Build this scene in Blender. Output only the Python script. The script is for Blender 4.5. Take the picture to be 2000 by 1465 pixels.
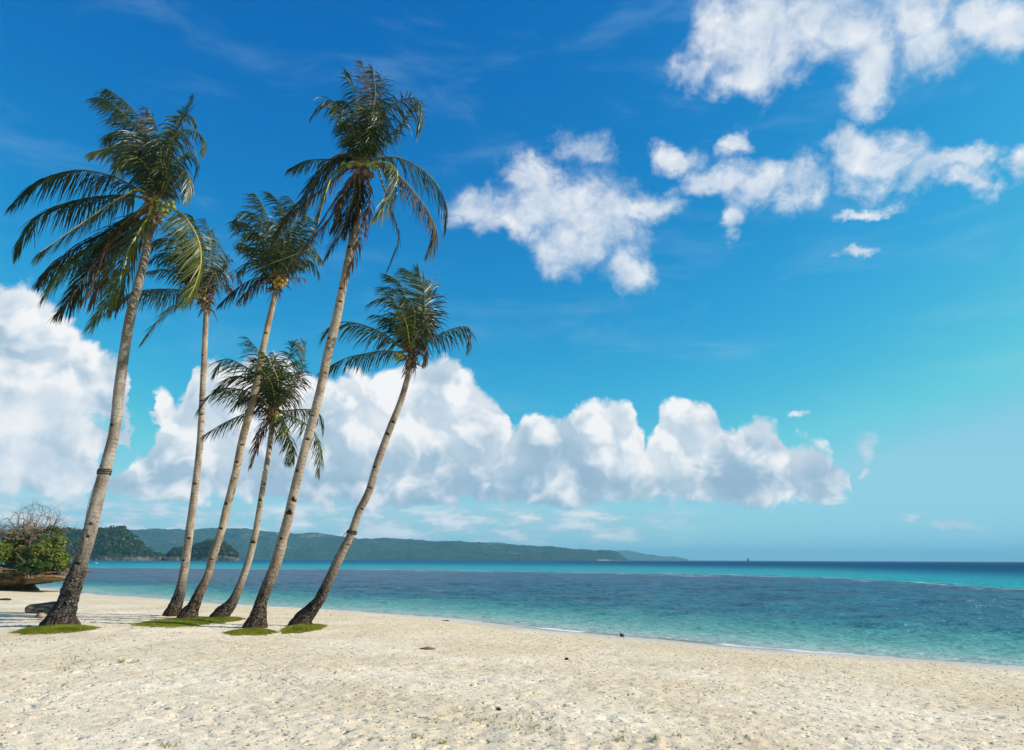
import bpy, math, random
import numpy as np
from mathutils import Vector, Matrix, Euler

for o in list(bpy.data.objects):
    bpy.data.objects.remove(o)
SC = bpy.context.scene
COL = SC.collection
R = math.radians
random.seed(7)
rng = np.random.default_rng(11)

# ------------------------------------------------------------------ camera
F_PX, W_PX, H_PX = 1428.0, 2000.0, 1465.0
PITCH, ROLL, EYE = R(14.17), R(0.22), 1.6
cam_d = bpy.data.cameras.new('camera')
cam_d.sensor_width = 36.0
cam_d.lens = 36.0 * F_PX / W_PX
cam_d.clip_start, cam_d.clip_end = 0.1, 40000
cam = bpy.data.objects.new('camera', cam_d)
COL.objects.link(cam)
CAM_ROT = (Matrix.Rotation(R(90) + PITCH, 3, 'X') @ Matrix.Rotation(ROLL, 3, 'Z'))
cam.matrix_world = Matrix.Translation((0, 0, EYE)) @ CAM_ROT.to_4x4()
SC.camera = cam

# ------------------------------------------------------------------ sun, exposure
SUN_AZ, SUN_EL = R(94), R(31.5)
sun_d = bpy.data.lights.new('sun', 'SUN')
sun_d.energy, sun_d.angle, sun_d.color = 5.0, R(0.5), (1.0, 0.915, 0.785)
sun = bpy.data.objects.new('sun', sun_d)
COL.objects.link(sun)
sun_dir = Vector((math.sin(SUN_AZ) * math.cos(SUN_EL), math.cos(SUN_AZ) * math.cos(SUN_EL), math.sin(SUN_EL)))
sun.rotation_euler = sun_dir.to_track_quat('Z', 'Y').to_euler()
sun.location = (60, -30, 60)
EXPO = 0.35
vs = SC.view_settings
vs.view_transform, vs.look, vs.exposure, vs.gamma = 'Standard', 'None', EXPO, 1.0
vs.use_curve_mapping = False
SC.render.engine = 'CYCLES'
SC.cycles.use_denoising = True
SC.cycles.denoising_prefilter = 'ACCURATE'
SC.cycles.sample_clamp_direct = 5.0
SC.cycles.max_bounces, SC.cycles.diffuse_bounces, SC.cycles.glossy_bounces = 6, 3, 2
SC.cycles.transmission_bounces, SC.cycles.transparent_max_bounces, SC.cycles.volume_bounces = 3, 6, 0
SC.cycles.use_adaptive_sampling = True
SC.cycles.adaptive_threshold = 0.012


# ------------------------------------------------------------------ photo directions -> world
def ray(px, py):
    d = CAM_ROT @ Vector(((px - W_PX / 2) / F_PX, -(py - H_PX / 2) / F_PX, -1.0))
    return d.normalized()


def azel(px, py):
    d = ray(px, py)
    return math.atan2(d.x, d.y), math.asin(d.z)


def at_depth(px, py, y):
    d = ray(px, py)
    t = y / d.y
    return Vector((d.x * t, y, EYE + d.z * t))


def at_z(px, py, z):
    d = ray(px, py)
    t = (z - EYE) / d.z
    return Vector((d.x * t, d.y * t, z))


# ------------------------------------------------------------------ node expressions
class E:
    """A socket (or number) in a node tree that can be used in arithmetic."""
    nt = None

    def __init__(self, s):
        self.s = s

    @staticmethod
    def m(op, *a, clamp=False):
        n = E.nt.nodes.new('ShaderNodeMath')
        n.operation, n.use_clamp = op, clamp
        for i, x in enumerate(a):
            E.put(n.inputs[i], x)
        return E(n.outputs[0])

    @staticmethod
    def put(inp, x):
        if isinstance(x, E):
            x = x.s
        if isinstance(x, (int, float)):
            inp.default_value = x
        elif isinstance(x, (tuple, list)):
            inp.default_value = tuple(x) + ((1.0,) if len(inp.default_value) == 4 and len(x) == 3 else ())
        else:
            E.nt.links.new(x, inp)

    def __add__(s, o): return E.m('ADD', s, o)
    __radd__ = __add__
    def __sub__(s, o): return E.m('SUBTRACT', s, o)
    def __rsub__(s, o): return E.m('SUBTRACT', o, s)
    def __mul__(s, o): return E.m('MULTIPLY', s, o)
    __rmul__ = __mul__
    def __truediv__(s, o): return E.m('DIVIDE', s, o)
    def min(s, o): return E.m('MINIMUM', s, o)
    def max(s, o): return E.m('MAXIMUM', s, o)
    def pow(s, o): return E.m('POWER', s, o)
    def clamp(s): return E.m('ADD', s, 0.0, clamp=True)


def node(kind, **kw):
    n = E.nt.nodes.new(kind)
    for k, v in kw.items():
        if k.startswith('i_'):
            E.put(n.inputs[k[2:].replace('__', ' ')], v)
        else:
            setattr(n, k, v)
    return n


def smooth(x, a, b):
    n = node('ShaderNodeMapRange', interpolation_type='SMOOTHSTEP')
    E.put(n.inputs[0], x)
    n.inputs[1].default_value, n.inputs[2].default_value = a, b
    return E(n.outputs[0])


def lin(x, a, b, c=0.0, d=1.0):
    n = node('ShaderNodeMapRange')
    E.put(n.inputs[0], x)
    for i, v in enumerate((a, b, c, d)):
        n.inputs[1 + i].default_value = v
    return E(n.outputs[0])


def mixc(f, a, b):
    n = node('ShaderNodeMix', data_type='RGBA')
    E.put(n.inputs[0], f)
    E.put(n.inputs[6], a)
    E.put(n.inputs[7], b)
    return E(n.outputs[2])


def comb(x, y, z):
    n = node('ShaderNodeCombineXYZ')
    for i, v in enumerate((x, y, z)):
        E.put(n.inputs[i], v)
    return E(n.outputs[0])


def vmath(op, *a):
    n = node('ShaderNodeVectorMath', operation=op)
    for i, v in enumerate(a):
        E.put(n.inputs[i], v)
    return E(n.outputs['Value'] if op in ('LENGTH', 'DOT_PRODUCT', 'DISTANCE') else n.outputs['Vector'])


def noise(v, scale, detail=4.0, rough=0.55, dist=0.0, lac=2.0, dims='3D'):
    n = node('ShaderNodeTexNoise', noise_dimensions=dims)
    if v is not None:
        E.put(n.inputs['Vector'], v)
    n.inputs['Scale'].default_value, n.inputs['Detail'].default_value = scale, detail
    n.inputs['Roughness'].default_value, n.inputs['Distortion'].default_value = rough, dist
    n.inputs['Lacunarity'].default_value = lac
    return E(n.outputs[0])


def voro(v, scale, detail=0.0, rough=0.5, feature='F1', rand=1.0):
    n = node('ShaderNodeTexVoronoi', feature=feature)
    if v is not None:
        E.put(n.inputs['Vector'], v)
    n.inputs['Scale'].default_value = scale
    n.inputs['Randomness'].default_value = rand
    if 'Detail' in n.inputs:
        n.inputs['Detail'].default_value, n.inputs['Roughness'].default_value = detail, rough
    return E(n.outputs[0])


def ramp(x, stops, interp='LINEAR'):
    n = node('ShaderNodeValToRGB')
    cr = n.color_ramp
    cr.interpolation = interp
    while len(cr.elements) < len(stops):
        cr.elements.new(0.5)
    for e, (p, c) in zip(cr.elements, stops):
        e.position = p
        e.color = tuple(c) + (1.0,)
    E.put(n.inputs[0], x)
    return E(n.outputs[0])


def curve(x, pts):
    """Float Curve through (x, y) points, both already in 0..1."""
    n = node('ShaderNodeFloatCurve')
    c = n.mapping.curves[0]
    for i, (a, b) in enumerate(pts):
        if i < 2:
            c.points[i].location = (a, b)
        else:
            c.points.new(a, b)
    for p in c.points:
        p.handle_type = 'VECTOR'
    n.mapping.update()
    E.put(n.inputs['Value'], x)
    return E(n.outputs[0])


# ------------------------------------------------------------------ sky with clouds
world = bpy.data.worlds.new('World')
SC.world = world
world.use_nodes = True
E.nt = world.node_tree
E.nt.nodes.clear()
sky = node('ShaderNodeTexSky', sky_type='NISHITA', sun_disc=False)
sky.sun_elevation, sky.sun_rotation = SUN_EL, SUN_AZ
STR = 0.1
# grade of the clear sky: deep azure above, pale cyan at the horizon
sp = node('ShaderNodeSeparateColor')
E.nt.links.new(sky.outputs[0], sp.inputs[0])
c_r = E.m('MULTIPLY', E(sp.outputs[0]), STR).min(0.385).pow(3.1) * 5.2
c_g = E.m('MULTIPLY', E(sp.outputs[1]), STR).min(0.435).pow(1.3) * 1.83
c_b = E.m('MULTIPLY', E(sp.outputs[2]), STR).min(0.46).pow(0.62) * 1.10 + c_r * 0.30
tc = node('ShaderNodeTexCoord')
D3 = E(tc.outputs['Generated'])
xyz = node('ShaderNodeSeparateXYZ')
E.put(xyz.inputs[0], D3)
dx, dy, dz = (E(xyz.outputs[i]) for i in range(3))
E.put(sky.inputs[0], vmath('NORMALIZE', comb(dx, dy, dz.max(0.055))))
AZ = E.m('ARCTAN2', dx, dy)
EL = E.m('ARCSINE', dz)

# cumulus patches: (photo x, y, half width, half height) -> azimuth / elevation of each puff
PUFFS = [[
    (1400, 62, 95, 95), (1490, 85, 120, 110), (1575, 40, 90, 90), (1345, 135, 60, 55), (1455, 160, 85, 42),
    (1650, 55, 85, 80), (1705, 95, 70, 70), (1700, 165, 55, 55), (1795, 35, 80, 60), (1820, 100, 60, 55),
    (1910, 25, 60, 45), (1985, 50, 55, 55), (1560, -60, 220, 70), (1860, -70, 220, 80)],
    [    (1140, 295, 62, 58), (1035, 345, 80, 52), (945, 405, 85, 52), (1100, 395, 120, 85), (1185, 430, 95, 80),
    (1280, 400, 70, 34), (1130, 490, 85, 62), (1232, 525, 55, 50), (1010, 440, 90, 40)],
    [    (1330, 308, 52, 36), (1400, 350, 66, 40), (1440, 285, 42, 24), (1480, 375, 80, 48), (1555, 362, 66, 50),
    (1432, 425, 36, 40)],
    [(1660, 300, 52, 52), (1735, 310, 80, 50), (1805, 345, 75, 40), (1875, 325, 60, 24),
    (1890, 365, 44, 26)], [(1998, 312, 34, 38)],
    [(148, 925, 46, 26), (100, 965, 60, 26), (30, 910, 90, 60), (60, 820, 140, 60)],
]
SCRAPS = [(1690, 415, 60, 13), (1690, 478, 42, 10), (1680, 868, 26, 26), (1684, 908, 16, 12), (1868, 1014, 46, 11), (1775, 1010, 18, 9), (1578, 812, 16, 9)]
HOLES = [(195, 815, 40, 24), (262, 800, 24, 56), (228, 892, 60, 30), (285, 850, 30, 50)]


def patch(az, el, px, py, rx, ry):
    a, e = azel(px, py)
    k = math.cos(e) / F_PX * math.cos(PITCH - e)
    v = vmath('MULTIPLY', vmath('SUBTRACT', comb(az, el, 0.0), (a, e, 0.0)),
              (0.80 / (rx * k / math.cos(e)), 0.80 / (ry * k), 0.0))
    return 1.0 - vmath('LENGTH', v)


# tops and base of the cumulus bank along the horizon, as photo x -> y
TOPS = [(-500, 620), (-300, 560), (-150, 600), (0, 545), (60, 552), (120, 595), (190, 650), (235, 690), (262, 735),
        (275, 800), (300, 770), (318, 755), (338, 775), (355, 800), (372, 712), (410, 690), (450, 705), (540, 690),
        (600, 725), (700, 730), (760, 722), (800, 700), (840, 688), (885, 692), (925, 735), (950, 765), (985, 800),
        (1003, 850), (1020, 818), (1055, 815), (1090, 832), (1130, 795), (1180, 778), (1238, 795), (1252, 868),
        (1268, 868), (1280, 800), (1310, 772), (1345, 768), (1388, 790), (1412, 838), (1440, 832), (1475, 815),
        (1512, 832), (1540, 868), (1580, 858), (1620, 868), (1655, 895), (1668, 950), (1685, 1000), (1720, 1030),
        (2100, 1040), (2300, 930), (2700, 860)]
A0, A1, E0, E1 = R(-70), R(70), R(0), R(25)


def cpt(px, py):
    a, e = azel(px, py)
    return ((a - A0) / (A1 - A0), (e - E0) / (E1 - E0))


def bank(az, el):
    x = lin(az, A0, A1)
    tops = curve(x, [(0.0, 0.45)] + [cpt(*p) for p in TOPS] + [(1.0, 0.5)]) * (E1 - E0) + E0
    base = R(3.35)
    return ((tops - el) * 34.0 + 0.75).min((el - base) * 42.0 + 0.25), tops


def layout(az, el):
    m = None
    for cluster in PUFFS:
        g = None
        for p in cluster:
            q = patch(az, el, *p)
            if g is None:
                g = q
            else:
                n = node('ShaderNodeMath', operation='SMOOTH_MAX')
                E.put(n.inputs[0], g); E.put(n.inputs[1], q); n.inputs[2].default_value = 0.38
                g = E(n.outputs[0])
        m = g if m is None else m.max(g)
    return (m * 2.0).min(1.3)


def holes(az, el):
    h = None
    for p in HOLES:
        q = patch(az, el, *p)
        h = q if h is None else h.max(q)
    return h.max(-0.6)


def warp(vec, scale, amount):
    wv = node('ShaderNodeTexNoise')
    E.put(wv.inputs['Vector'], vec)
    wv.inputs['Scale'].default_value, wv.inputs['Detail'].default_value = scale, 2.0
    off = vmath('SCALE', vmath('SUBTRACT', E(wv.outputs['Color']), (0.5, 0.5, 0.5)))
    off.s.node.inputs['Scale'].default_value = amount
    return vmath('ADD', vec, off)


DA, DE = 0.010, 0.014                                   # a step towards the sun, right and up
D3w = warp(D3, 12.0, 0.06)
D3s = vmath('ADD', D3w, (DA * 1.5, 0.0, DE * 1.5))
n_a = noise(D3w, 15.0, 10.0, 0.66) - 0.5
n_c = noise(D3w, 9.0, 3.0, 0.5)
n_b = noise(D3s, 9.0, 3.0, 0.5)
puff_a = 0.40 - voro(D3w, 17.0, 3.0, 0.5)
puff_b = 0.40 - voro(D3s, 17.0, 3.0, 0.5)
ruff = node('ShaderNodeTexNoise')
E.put(ruff.inputs['Vector'], D3)
ruff.inputs['Scale'].default_value, ruff.inputs['Detail'].default_value, ruff.inputs['Roughness'].default_value = 15.0, 6.0, 0.6
rsep = node('ShaderNodeSeparateColor')
E.put(rsep.inputs[0], E(ruff.outputs['Color']))
AZw, ELw = AZ + (E(rsep.outputs[0]) - 0.5) * 0.11, EL + (E(rsep.outputs[2]) - 0.5) * 0.085
lay0 = layout(AZw, ELw)
scr0 = None
for q_ in SCRAPS:
    q_ = patch(AZw, ELw, *q_)
    scr0 = q_ if scr0 is None else scr0.max(q_)
bnk0, tops0 = bank(AZ + (E(rsep.outputs[0]) - 0.5) * 0.03, EL)
hol0 = holes(AZw, ELw)
wisp = noise(vmath('MULTIPLY', D3w, (1.0, 1.0, 1.6)), 34.0, 7.0, 0.7) - 0.5
f0 = lay0 + n_a * 2.4 + puff_a * 0.45 + wisp * 0.95 + 0.0
b0 = bnk0.min(2.0) + n_a * 1.8 + puff_a * 1.0 - smooth(AZ, azel(1580, 950)[0], azel(1730, 950)[0]) * 1.1 - smooth(hol0, 0.0, 0.9) * 1.6
a_free = smooth(f0, -0.24, 1.5)
a_bank = smooth(b0, 0.0, 0.50)
a_scr = smooth(scr0 + wisp * 1.6 + n_a * 0.8, 0.05, 1.0) * 0.85
a_free = a_free.max(a_scr)
# relief of the heaped cloud, and the grey of its flat underside
rel_n, rel_p = n_c - n_b, puff_a - puff_b
rise = smooth(EL, R(3.2), R(9.0))
edge = 1.0 - smooth(b0, 0.2, 2.2)
body = noise(D3, 8.0, 3.0, 0.5) - 0.5
lit_b = (-0.07 + rise * 0.46 + rel_n * 1.35 + rel_p.max(-0.14) * 1.25 + edge * 0.22 + body * 1.5)
lit_b = smooth(lit_b, -0.38, 1.22)
col_bank = ramp(lit_b, [(0.0, (0.32, 0.48, 0.62)), (0.30, (0.48, 0.61, 0.73)), (0.62, (0.72, 0.79, 0.86)), (0.9, (0.97, 0.97, 0.97))])
lit_f = (0.50 + rel_n * 1.3 + rel_p * 0.55 + body * 0.8 + smooth(f0, 0.2, 1.2) * 0.12).clamp()
col_free = ramp(lit_f, [(0.0, (0.46, 0.60, 0.76)), (0.5, (0.72, 0.79, 0.87)), (1.0, (0.95, 0.96, 0.97))])
# thin rows of small clouds low over the far shore
low_v = comb(AZ * 15.0, EL * 52.0, 0.0)
low_n = noise(low_v, 1.0, 7.0, 0.58)
low_band = smooth(EL, R(0.5), R(1.8)) * (1.0 - smooth(EL, R(3.2), R(4.3))) * (1.0 - smooth(AZ, R(5), R(17)))
a_low = smooth(low_n, 0.34, 0.56) * low_band * 0.95
# faint veils across the clear part
veil_n = noise(comb(AZ * 2.0, EL * 7.0, 3.0), 2.2, 6.0, 0.6, 0.4)
a_veil = smooth(veil_n, 0.48, 0.85) * smooth(EL, R(4), R(14)) * 0.22

low_el = 1.0 - smooth(EL, R(0.0), R(11.0))
clear = node('ShaderNodeCombineColor')
for i, c in enumerate((c_r * (1.0 + low_el * 0.30), c_g * (1.0 + low_el * 0.16), c_b * (1.03 + low_el * 0.06))):
    E.put(clear.inputs[i], c)
colr = E(clear.outputs[0])
colr = mixc(a_veil, colr, (0.42, 0.66, 0.84))
colr = mixc(a_low, colr, mixc(smooth(low_n, 0.42, 0.66), (0.48, 0.65, 0.76), (0.92, 0.95, 0.96)))
colr = mixc(a_bank, colr, col_bank)
colr = mixc(a_free * 0.93, colr, col_free)
bg = node('ShaderNodeBackground')
# the grade above is written in final radiance; the Background keeps the sky's strength
un = vmath('SCALE', colr)
un.s.node.inputs['Scale'].default_value = 1.0 / STR / 2 ** EXPO
E.put(bg.inputs[0], un)
bg.inputs[1].default_value = STR
wo = node('ShaderNodeOutputWorld')
E.nt.links.new(bg.outputs[0], wo.inputs[0])
world.cycles.sampling_method = 'MANUAL'
world.cycles.sample_map_resolution = 512


# ------------------------------------------------------------------ numpy noise
def _hash(ix, iy, iz, seed):
    h = (ix.astype(np.int64) * 374761393 + iy.astype(np.int64) * 668265263 + iz.astype(np.int64) * 1274126177 + seed * 974634777)
    h = (h ^ (h >> 13)) * 1274126177
    h = h ^ (h >> 16)
    return (h & 0xFFFFFF).astype(np.float64) / 0xFFFFFF


def vnoise(x, y, z=None, seed=0):
    """Smooth value noise, -1..1."""
    if z is None:
        z = np.zeros_like(x)
    fx, fy, fz = np.floor(x), np.floor(y), np.floor(z)
    tx, ty, tz = x - fx, y - fy, z - fz
    tx, ty, tz = (t * t * t * (t * (t * 6 - 15) + 10) for t in (tx, ty, tz))
    r = 0
    flat = not np.any(z)
    for c in ((0,) if flat else (0, 1)):
        for b in (0, 1):
            for a in (0, 1):
                w = (tx if a else 1 - tx) * (ty if b else 1 - ty) * (1 if flat else (tz if c else 1 - tz))
                r = r + w * _hash(fx + a, fy + b, fz + c, seed)
    return r * 2 - 1


def fbm(x, y, z=None, octv=4, gain=0.5, seed=0):
    r, a, f = 0, 1.0, 1.0
    for k in range(octv):
        r = r + a * vnoise(x * f + 17.3 * k, y * f - 9.1 * k, None if z is None else z * f + 3.7 * k, seed + k)
        a *= gain
        f *= 2.03
    return r


# ------------------------------------------------------------------ mesh helpers
def mesh_np(name, verts, faces_flat, sizes, mats=(), smooth_shade=False, mat_idx=None, attrs=None, uv=None):
    me = bpy.data.meshes.new(name)
    verts = np.asarray(verts, dtype=np.float32)
    faces_flat = np.asarray(faces_flat, dtype=np.int32).ravel()
    sizes = np.asarray(sizes, dtype=np.int32)
    me.vertices.add(len(verts))
    me.vertices.foreach_set('co', verts.ravel())
    me.loops.add(len(faces_flat))
    me.loops.foreach_set('vertex_index', faces_flat)
    me.polygons.add(len(sizes))
    me.polygons.foreach_set('loop_start', np.concatenate(([0], np.cumsum(sizes)[:-1])).astype(np.int32))
    me.polygons.foreach_set('loop_total', sizes)
    me.polygons.foreach_set('use_smooth', np.full(len(sizes), smooth_shade))
    for m in mats:
        me.materials.append(m)
    if mat_idx is not None:
        me.polygons.foreach_set('material_index', np.asarray(mat_idx, dtype=np.int32))
    for k, v in (attrs or {}).items():
        at = me.attributes.new(k, 'FLOAT', 'POINT')
        at.data.foreach_set('value', np.asarray(v, dtype=np.float32).ravel())
    if uv is not None:
        u = me.uv_layers.new(name='UVMap')
        u.data.foreach_set('uv', np.asarray(uv, dtype=np.float32)[faces_flat].ravel())
    me.update(calc_edges=True)
    me.validate()
    return me


def link(name, me, parent=None, loc=None):
    o = bpy.data.objects.new(name, me)
    COL.objects.link(o)
    if parent is not None:
        o.parent = parent
    if loc is not None:
        o.location = loc
    return o


def tag(o, label=None, cat=None, group=None, kind=None):
    for k, v in (('label', label), ('category', cat), ('group', group), ('kind', kind)):
        if v:
            o[k] = v
    return o


def thing(name, label, cat, loc=(0, 0, 0), group=None):
    o = bpy.data.objects.new(name, None)
    o.empty_display_size = 0.3
    COL.objects.link(o)
    o.location = loc
    return tag(o, label, cat, group)


def grid_faces(nx, ny):
    i = np.arange(nx - 1)
    j = np.arange(ny - 1)
    a = (j[:, None] * nx + i[None, :]).ravel()
    return np.stack([a, a + 1, a + 1 + nx, a + nx], 1)


def tube_np(pts, rad, sides=6, cap=True):
    """A round tube along pts; returns vertices and quads (ends closed by a point)."""
    P = np.asarray([tuple(p) for p in pts], float)
    n = len(P)
    rad = np.broadcast_to(np.asarray(rad, float), (n,))
    T = np.gradient(P, axis=0)
    T /= np.linalg.norm(T, axis=1)[:, None] + 1e-9
    ref = np.array([0, 0, 1.0]) if abs(T[:, 2]).mean() < 0.8 else np.array([0, 1.0, 0])
    S = np.cross(T, ref)
    S /= np.linalg.norm(S, axis=1)[:, None] + 1e-9
    U = np.cross(S, T)
    a = np.linspace(0, 2 * np.pi, sides, endpoint=False)
    V = P[:, None, :] + rad[:, None, None] * (np.cos(a)[None, :, None] * S[:, None, :] + np.sin(a)[None, :, None] * U[:, None, :])
    V = V.reshape(-1, 3)
    f = []
    for k in range(n - 1):
        for s in range(sides):
            t = (s + 1) % sides
            f.append((k * sides + s, k * sides + t, (k + 1) * sides + t, (k + 1) * sides + s))
    f = np.array(f)
    if cap:
        f = np.concatenate([f, np.array([tuple(range(sides))[::-1][:4], tuple((n - 1) * sides + np.arange(sides))[:4]])])
    return V, f


class Soup:
    """Collects vertices and equal-sized faces into one mesh."""
    def __init__(self):
        self.v, self.f, self.s, self.m, self.a, self.n = [], [], [], [], [], 0

    def add(self, v, f, mat=0, attr=0.0):
        v = np.asarray(v, float).reshape(-1, 3)
        f = np.asarray(f)
        self.v.append(v)
        self.f.append((f + self.n).ravel())
        self.s.append(np.full(len(f), f.shape[1]))
        self.m.append(np.full(len(f), mat))
        self.a.append(np.broadcast_to(np.asarray(attr, float), (len(v),)))
        self.n += len(v)

    def mesh(self, name, mats, smooth_shade=False, attr=None, origin=None):
        V = np.concatenate(self.v)
        if origin is not None:
            V = V - np.asarray(tuple(origin))
        return mesh_np(name, V, np.concatenate(self.f), np.concatenate(self.s), mats, smooth_shade,
                       np.concatenate(self.m), {attr: np.concatenate(self.a)} if attr else None)


# ------------------------------------------------------------------ materials
def material(name):
    m = bpy.data.materials.new(name)
    m.use_nodes = True
    E.nt = m.node_tree
    E.nt.nodes.clear()
    return m


def attr(name):
    n = node('ShaderNodeAttribute', attribute_name=name)
    return E(n.outputs['Fac'])


def pos():
    return E(node('ShaderNodeNewGeometry').outputs['Position'])


def objco():
    return E(node('ShaderNodeTexCoord').outputs['Object'])


def orand():
    return E(node('ShaderNodeObjectInfo').outputs['Random'])


def bump(h, strength, dist):
    n = node('ShaderNodeBump')
    E.put(n.inputs['Height'], h)
    n.inputs['Strength'].default_value, n.inputs['Distance'].default_value = strength, dist
    return E(n.outputs[0])


def principled(color, rough=0.8, spec=0.3, normal=None):
    n = node('ShaderNodeBsdfPrincipled')
    E.put(n.inputs['Base Color'], color)
    E.put(n.inputs['Roughness'], rough)
    E.put(n.inputs['Specular IOR Level'], spec)
    if normal is not None:
        E.put(n.inputs['Normal'], normal)
    return E(n.outputs[0])


def mixs(f, a, b):
    n = node('ShaderNodeMixShader')
    E.put(n.inputs[0], f)
    E.nt.links.new(a.s, n.inputs[1])
    E.nt.links.new(b.s, n.inputs[2])
    return E(n.outputs[0])


def out(sh):
    n = node('ShaderNodeOutputMaterial')
    E.nt.links.new(sh.s, n.inputs[0])


def simple(name, c0, c1, scale=6.0, rough=0.85, spec=0.2, bump_d=0.01, detail=5.0, rand=0.0):
    m = material(name)
    n = noise(objco(), scale, detail, 0.6)
    c = mixc(smooth(n, 0.3, 0.7), c0, c1)
    if rand:
        c = vmath('SCALE', c)
        E.put(c.s.node.inputs['Scale'], lin(orand(), 0, 1, 1 - rand, 1 + rand))
    out(principled(c, rough, spec, bump(n, 0.8, bump_d) if bump_d else None))
    return m


# ------------------------------------------------------------------ the shore line
SEA_Z = -0.45
SHORE_PX = [(2000, 1305), (1850, 1294), (1700, 1283), (1550, 1271), (1400, 1259), (1215, 1243), (1100, 1232), (1000, 1222),
            (850, 1207), (700, 1195), (600, 1189), (500, 1184), (400, 1178), (300, 1169), (165, 1160), (112, 1150)]
_s = [at_z(px, py, SEA_Z) for px, py in SHORE_PX]
SHORE = [(400.0, -330.0), (60.0, -40.0), (24.0, 1.0)] + [(p.x, p.y) for p in _s]
SHORE += [(-37.0, 54.0), (-60.0, 68.0), (-110.0, 84.0), (-400.0, 130.0), (-6000.0, 500.0)]
SHORE = np.array(SHORE)


def shore_dist(x, y):
    """Signed distance to the waterline: positive on the beach, negative over the sea."""
    best = np.full(x.shape, 1e18)
    sgn = np.ones(x.shape)
    for a, b in zip(SHORE[:-1], SHORE[1:]):
        ex, ey = b - a
        L2 = ex * ex + ey * ey
        t = np.clip(((x - a[0]) * ex + (y - a[1]) * ey) / L2, 0, 1)
        d2 = (x - a[0] - t * ex) ** 2 + (y - a[1] - t * ey) ** 2
        side = ex * (y - a[1]) - ey * (x - a[0])
        w = d2 < best - 1e-9
        best = np.where(w, d2, best)
        sgn = np.where(w, np.where(side > 0, 1.0, -1.0), sgn)
    return np.sqrt(best) * sgn


def beach_z(s):
    t = np.clip(s / 12.0, 0, 1)
    up = SEA_Z + 0.45 * (1 - (1 - t) ** 1.35)
    down = np.maximum(SEA_Z + 0.055 * s, -3.5)
    return np.where(s > 0, up, down)


def undulate(x, y):
    return 0.035 * fbm(x * 0.22, y * 0.22, octv=3, seed=5)


def ground(px, py):
    """The point of the beach that a photo pixel looks at."""
    p = at_z(px, py, 0.0)
    for _ in range(12):
        s = shore_dist(np.array([p.x]), np.array([p.y]))
        z = float((beach_z(s) + undulate(np.array([p.x]), np.array([p.y])))[0])
        p = at_z(px, py, z)
    return p


def ground_z(x, y):
    x, y = np.array([x], float), np.array([y], float)
    return float((beach_z(shore_dist(x, y)) + undulate(x, y))[0])


def spaced(a, b, step):
    return np.arange(a, b, step)


def grow(a, step, ratio, end):
    r = [a]
    while r[-1] < end:
        step *= ratio
        r.append(r[-1] + step)
    return np.array(r[1:])


# ------------------------------------------------------------------ sand
xs = spaced(-9.5, 9.5, 0.05)
xr = grow(9.5, 0.05, 1.012, 40)
xr2 = grow(xr[-1], xr[-1] - xr[-2], 1.18, 6000)
xs = np.concatenate([-xr2[::-1], -xr[::-1], xs, xr, xr2])
ys = spaced(5.0, 13.0, 0.042)
yf = grow(13.0, 0.042, 1.009, 60)
yf2 = grow(yf[-1], yf[-1] - yf[-2], 1.2, 7000)
yb = 5.0 - grow(0.0, 0.05, 1.22, 3000)
ys = np.concatenate([yb[::-1], ys, yf, yf2])
X, Y = np.meshgrid(xs, ys)
S = shore_dist(X, Y)
Z = beach_z(S)
near = np.clip((60 - np.hypot(X, Y)) / 30, 0, 1)
dry = np.clip((S - 0.8) / 2.0, 0, 1)
Z = Z + undulate(X, Y) * np.clip((S + 1.0) / 2.0, 0, 1) * np.clip((400 - np.hypot(X, Y)) / 200, 0, 1)
trod = np.clip(0.75 + 0.5 * fbm(X * 0.35, Y * 0.35, octv=2, seed=41), 0.25, 1.2)
Z = Z + near * (0.15 + 0.85 * dry) * trod * (0.007 * fbm(X * 2.3, Y * 2.3, octv=3, seed=21) + 0.008 * fbm(X * 6.0, Y * 7.0, octv=2, seed=22))
# footprints and scuffs: short dents with a pushed-up rim
for k in range(10000):
    fy = 5.5 + 30 * rng.random() ** 1.5
    fx = (rng.random() * 2 - 1) * (fy * 0.74 + 0.6)
    ln, wd, dp = rng.uniform(0.05, 0.125), rng.uniform(0.028, 0.055), rng.uniform(0.007, 0.021)
    a = rng.normal(0.35, 0.8)
    i0, i1 = np.searchsorted(xs, (fx - 0.34, fx + 0.34))
    j0, j1 = np.searchsorted(ys, (fy - 0.34, fy + 0.34))
    if i1 - i0 < 2 or j1 - j0 < 2 or S[j0, i0] < 0.9:
        continue
    gx, gy = X[j0:j1, i0:i1] - fx, Y[j0:j1, i0:i1] - fy
    u = (gx * math.cos(a) + gy * math.sin(a)) / ln
    v = (-gx * math.sin(a) + gy * math.cos(a)) / wd
    q = u * u + v * v
    Z[j0:j1, i0:i1] += dp * (-np.exp(-q * 1.1) + 0.42 * np.exp(-(np.sqrt(q) - 1.55) ** 2 * 5.0))

M_SAND = material('sand')
p = pos()
s_ = attr('shore')
big = noise(p, 0.35, 5.0, 0.6)
mid = noise(p, 2.6, 6.0, 0.62)
fine = noise(p, 34.0, 5.0, 0.65)
grain = noise(p, 180.0, 2.0, 0.6)
c = mixc(smooth(big, 0.34, 0.68), (0.66, 0.53, 0.36), (0.79, 0.68, 0.51))
c = mixc(smooth(mid, 0.52, 0.72) * 0.45, c, (0.46, 0.36, 0.225))
c = mixc(smooth(fine, 0.60, 0.78) * 0.18, c, (0.36, 0.29, 0.205))
c = mixc(smooth(grain, 0.62, 0.75) * 0.30, c, (0.78, 0.71, 0.58))
c = mixc(smooth(noise(p, 11.0, 4.0, 0.7), 0.68, 0.76) * 0.22, c, (0.26, 0.20, 0.135))
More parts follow.
